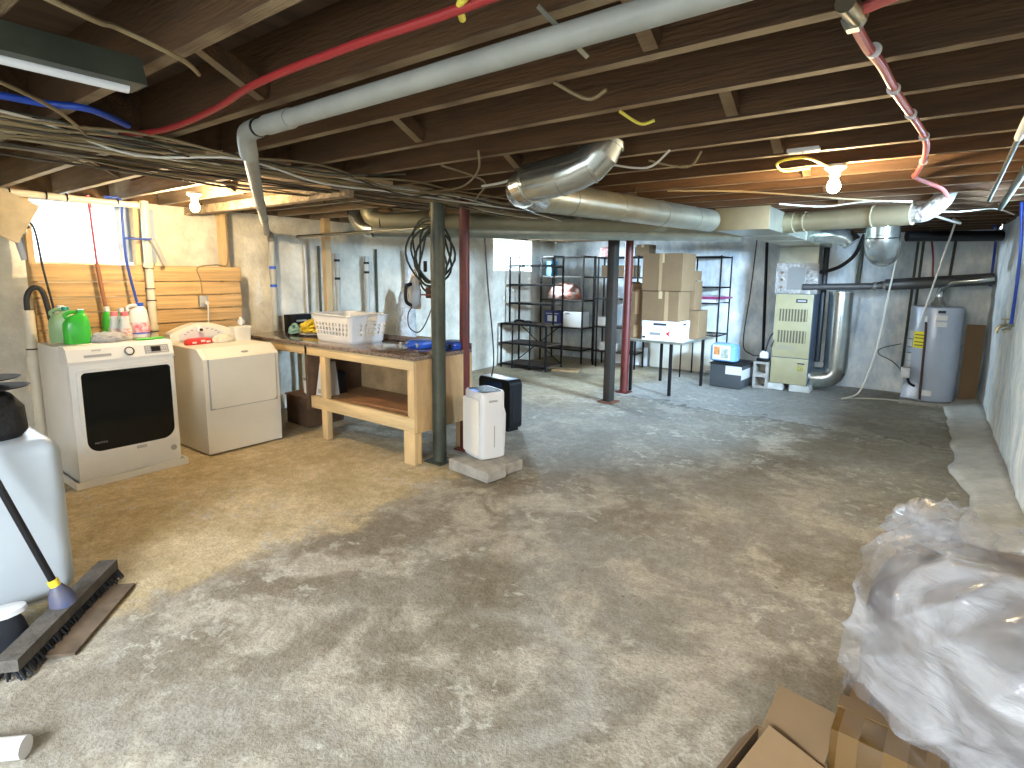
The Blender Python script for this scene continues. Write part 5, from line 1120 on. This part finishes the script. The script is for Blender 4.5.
inner = [((x-.22)*.90+.22, (y-2.1)*.90+2.1) for x, y in OUT]
t = Thing('wrapped_bundle', 'large bundle of grey things under wrinkled translucent plastic at the lower right corner', 'bundle', (.25, 1.95, 0))
mi = mat('bundle_contents', (.30, .27, .24), .8, var=.5, vscale=2.4, col2=(.11, .095, .10)); 
def plastic_mat():
    m = D.materials.new('translucent_plastic'); m.use_nodes = True; nt = m.node_tree; p = nt.nodes['Principled BSDF']
    p.inputs['Base Color'].default_value = (.60, .60, .62, 1); p.inputs['Roughness'].default_value = .20; p.inputs['Coat Weight'].default_value = .5; p.inputs['Coat Roughness'].default_value = .12
    tc = nt.nodes.new('ShaderNodeTexCoord'); mp = nt.nodes.new('ShaderNodeMapping'); mp.inputs['Scale'].default_value = (1, 1, 1.6)
    nz = nt.nodes.new('ShaderNodeTexNoise'); nz.inputs['Scale'].default_value = 2.6; nz.inputs['Detail'].default_value = 7; nz.inputs['Distortion'].default_value = 1.2
    mr = nt.nodes.new('ShaderNodeMapRange'); mr.inputs[1].default_value = .38; mr.inputs[2].default_value = .62; mr.inputs[3].default_value = .07; mr.inputs[4].default_value = .66
    nt.links.new(tc.outputs['Object'], mp.inputs[0]); nt.links.new(mp.outputs[0], nz.inputs['Vector']); nt.links.new(nz.outputs['Fac'], mr.inputs[0]); nt.links.new(mr.outputs[0], p.inputs['Alpha'])
    n2 = nt.nodes.new('ShaderNodeTexNoise'); n2.inputs['Scale'].default_value = 7; n2.inputs['Detail'].default_value = 5; n2.inputs['Distortion'].default_value = 2.5
    b = nt.nodes.new('ShaderNodeBump'); b.inputs['Strength'].default_value = .6; b.inputs['Distance'].default_value = .03
    mp2 = nt.nodes.new('ShaderNodeMapping'); mp2.inputs['Scale'].default_value = (.7, .7, 2.2); nt.links.new(tc.outputs['Object'], mp2.inputs[0]); nt.links.new(mp2.outputs[0], n2.inputs['Vector'])
    nt.links.new(n2.outputs['Fac'], b.inputs['Height']); nt.links.new(b.outputs[0], p.inputs['Normal']); return m
o = mass('contents', inner, .70, 40, mi, 3, .02, shrink=shr, zf=zff, N=120, parent=t.o, ridge=.3); o.matrix_parent_inverse = Matrix.Translation(-t.loc)
o = mass('plastic_sheet', OUT, .77, 110, plastic_mat(), 9, .034, shrink=shr, zf=zff, N=320, parent=t.o, ridge=.9); o.matrix_parent_inverse = Matrix.Translation(-t.loc)
tf = lump((.10, 2.26, .70), .13, .11, .10, D.materials['translucent_plastic'], 'plastic_knot', None, None, 21, .5, 2.2, flat=False); tf.parent = t.o; tf.matrix_parent_inverse = Matrix.Translation(-t.loc)
# taped parcel
t = Thing('taped_parcel', 'brown parcel wrapped in glossy brown tape before the plastic bundle', 'parcel', (.025, 1.84, 0), R(-3))
t.part('carton', MB().box(-.135, .135, -.14, .12, 0, .30, .006), cardd, local=True)
for x, w_ in ((-.09, .05), (.02, .055), (.10, .03)): t.part('tape', MB().box(x-w_/2, x+w_/2, -.1415, .1215, .02, .302), mat('glossy_tape', (.17, .095, .03), .08, coat=1), local=True)
t.part('tape', MB().box(-.137, .137, -.03, .03, .05, .3035), MATS['glossy_tape'], local=True)
# open carton
t = Thing('open_carton', 'open cardboard carton with raised flaps at the bottom edge left of the taped parcel', 'box', (-.245, 1.50, 0), R(-10))
w_, d_2, h_ = .10, .20, .20
body = ring_prism(MB(), [(-w_, -d_2), (w_, -d_2), (w_, d_2), (-w_, d_2)], [(-w_+.005, -d_2+.005), (w_-.005, -d_2+.005), (w_-.005, d_2-.005), (-w_+.005, d_2-.005)], 'z', 0, h_); body.box(-w_+.004, w_-.004, -d_2+.004, d_2-.004, 0, .005)
t.part('carton', body, cardb, local=True)
t.part('flap', MB().prism([(d_2, h_), (d_2+.13, h_+.075), (d_2+.132, h_+.071), (d_2+.003, h_-.004)], 'x', -w_+.01, w_-.01), cardb, local=True)
t.part('flap', MB().prism([(w_, h_), (-.06, h_+.035), (-.06, h_+.039), (w_, h_+.005)], 'y', -d_2, d_2-.02), cardl, local=True)
t.part('flap', MB().prism([(-w_, h_), (-w_-.05, h_-.09), (-w_-.054, h_-.088), (-w_-.003, h_+.003)], 'y', -d_2, d_2), cardb, local=True)
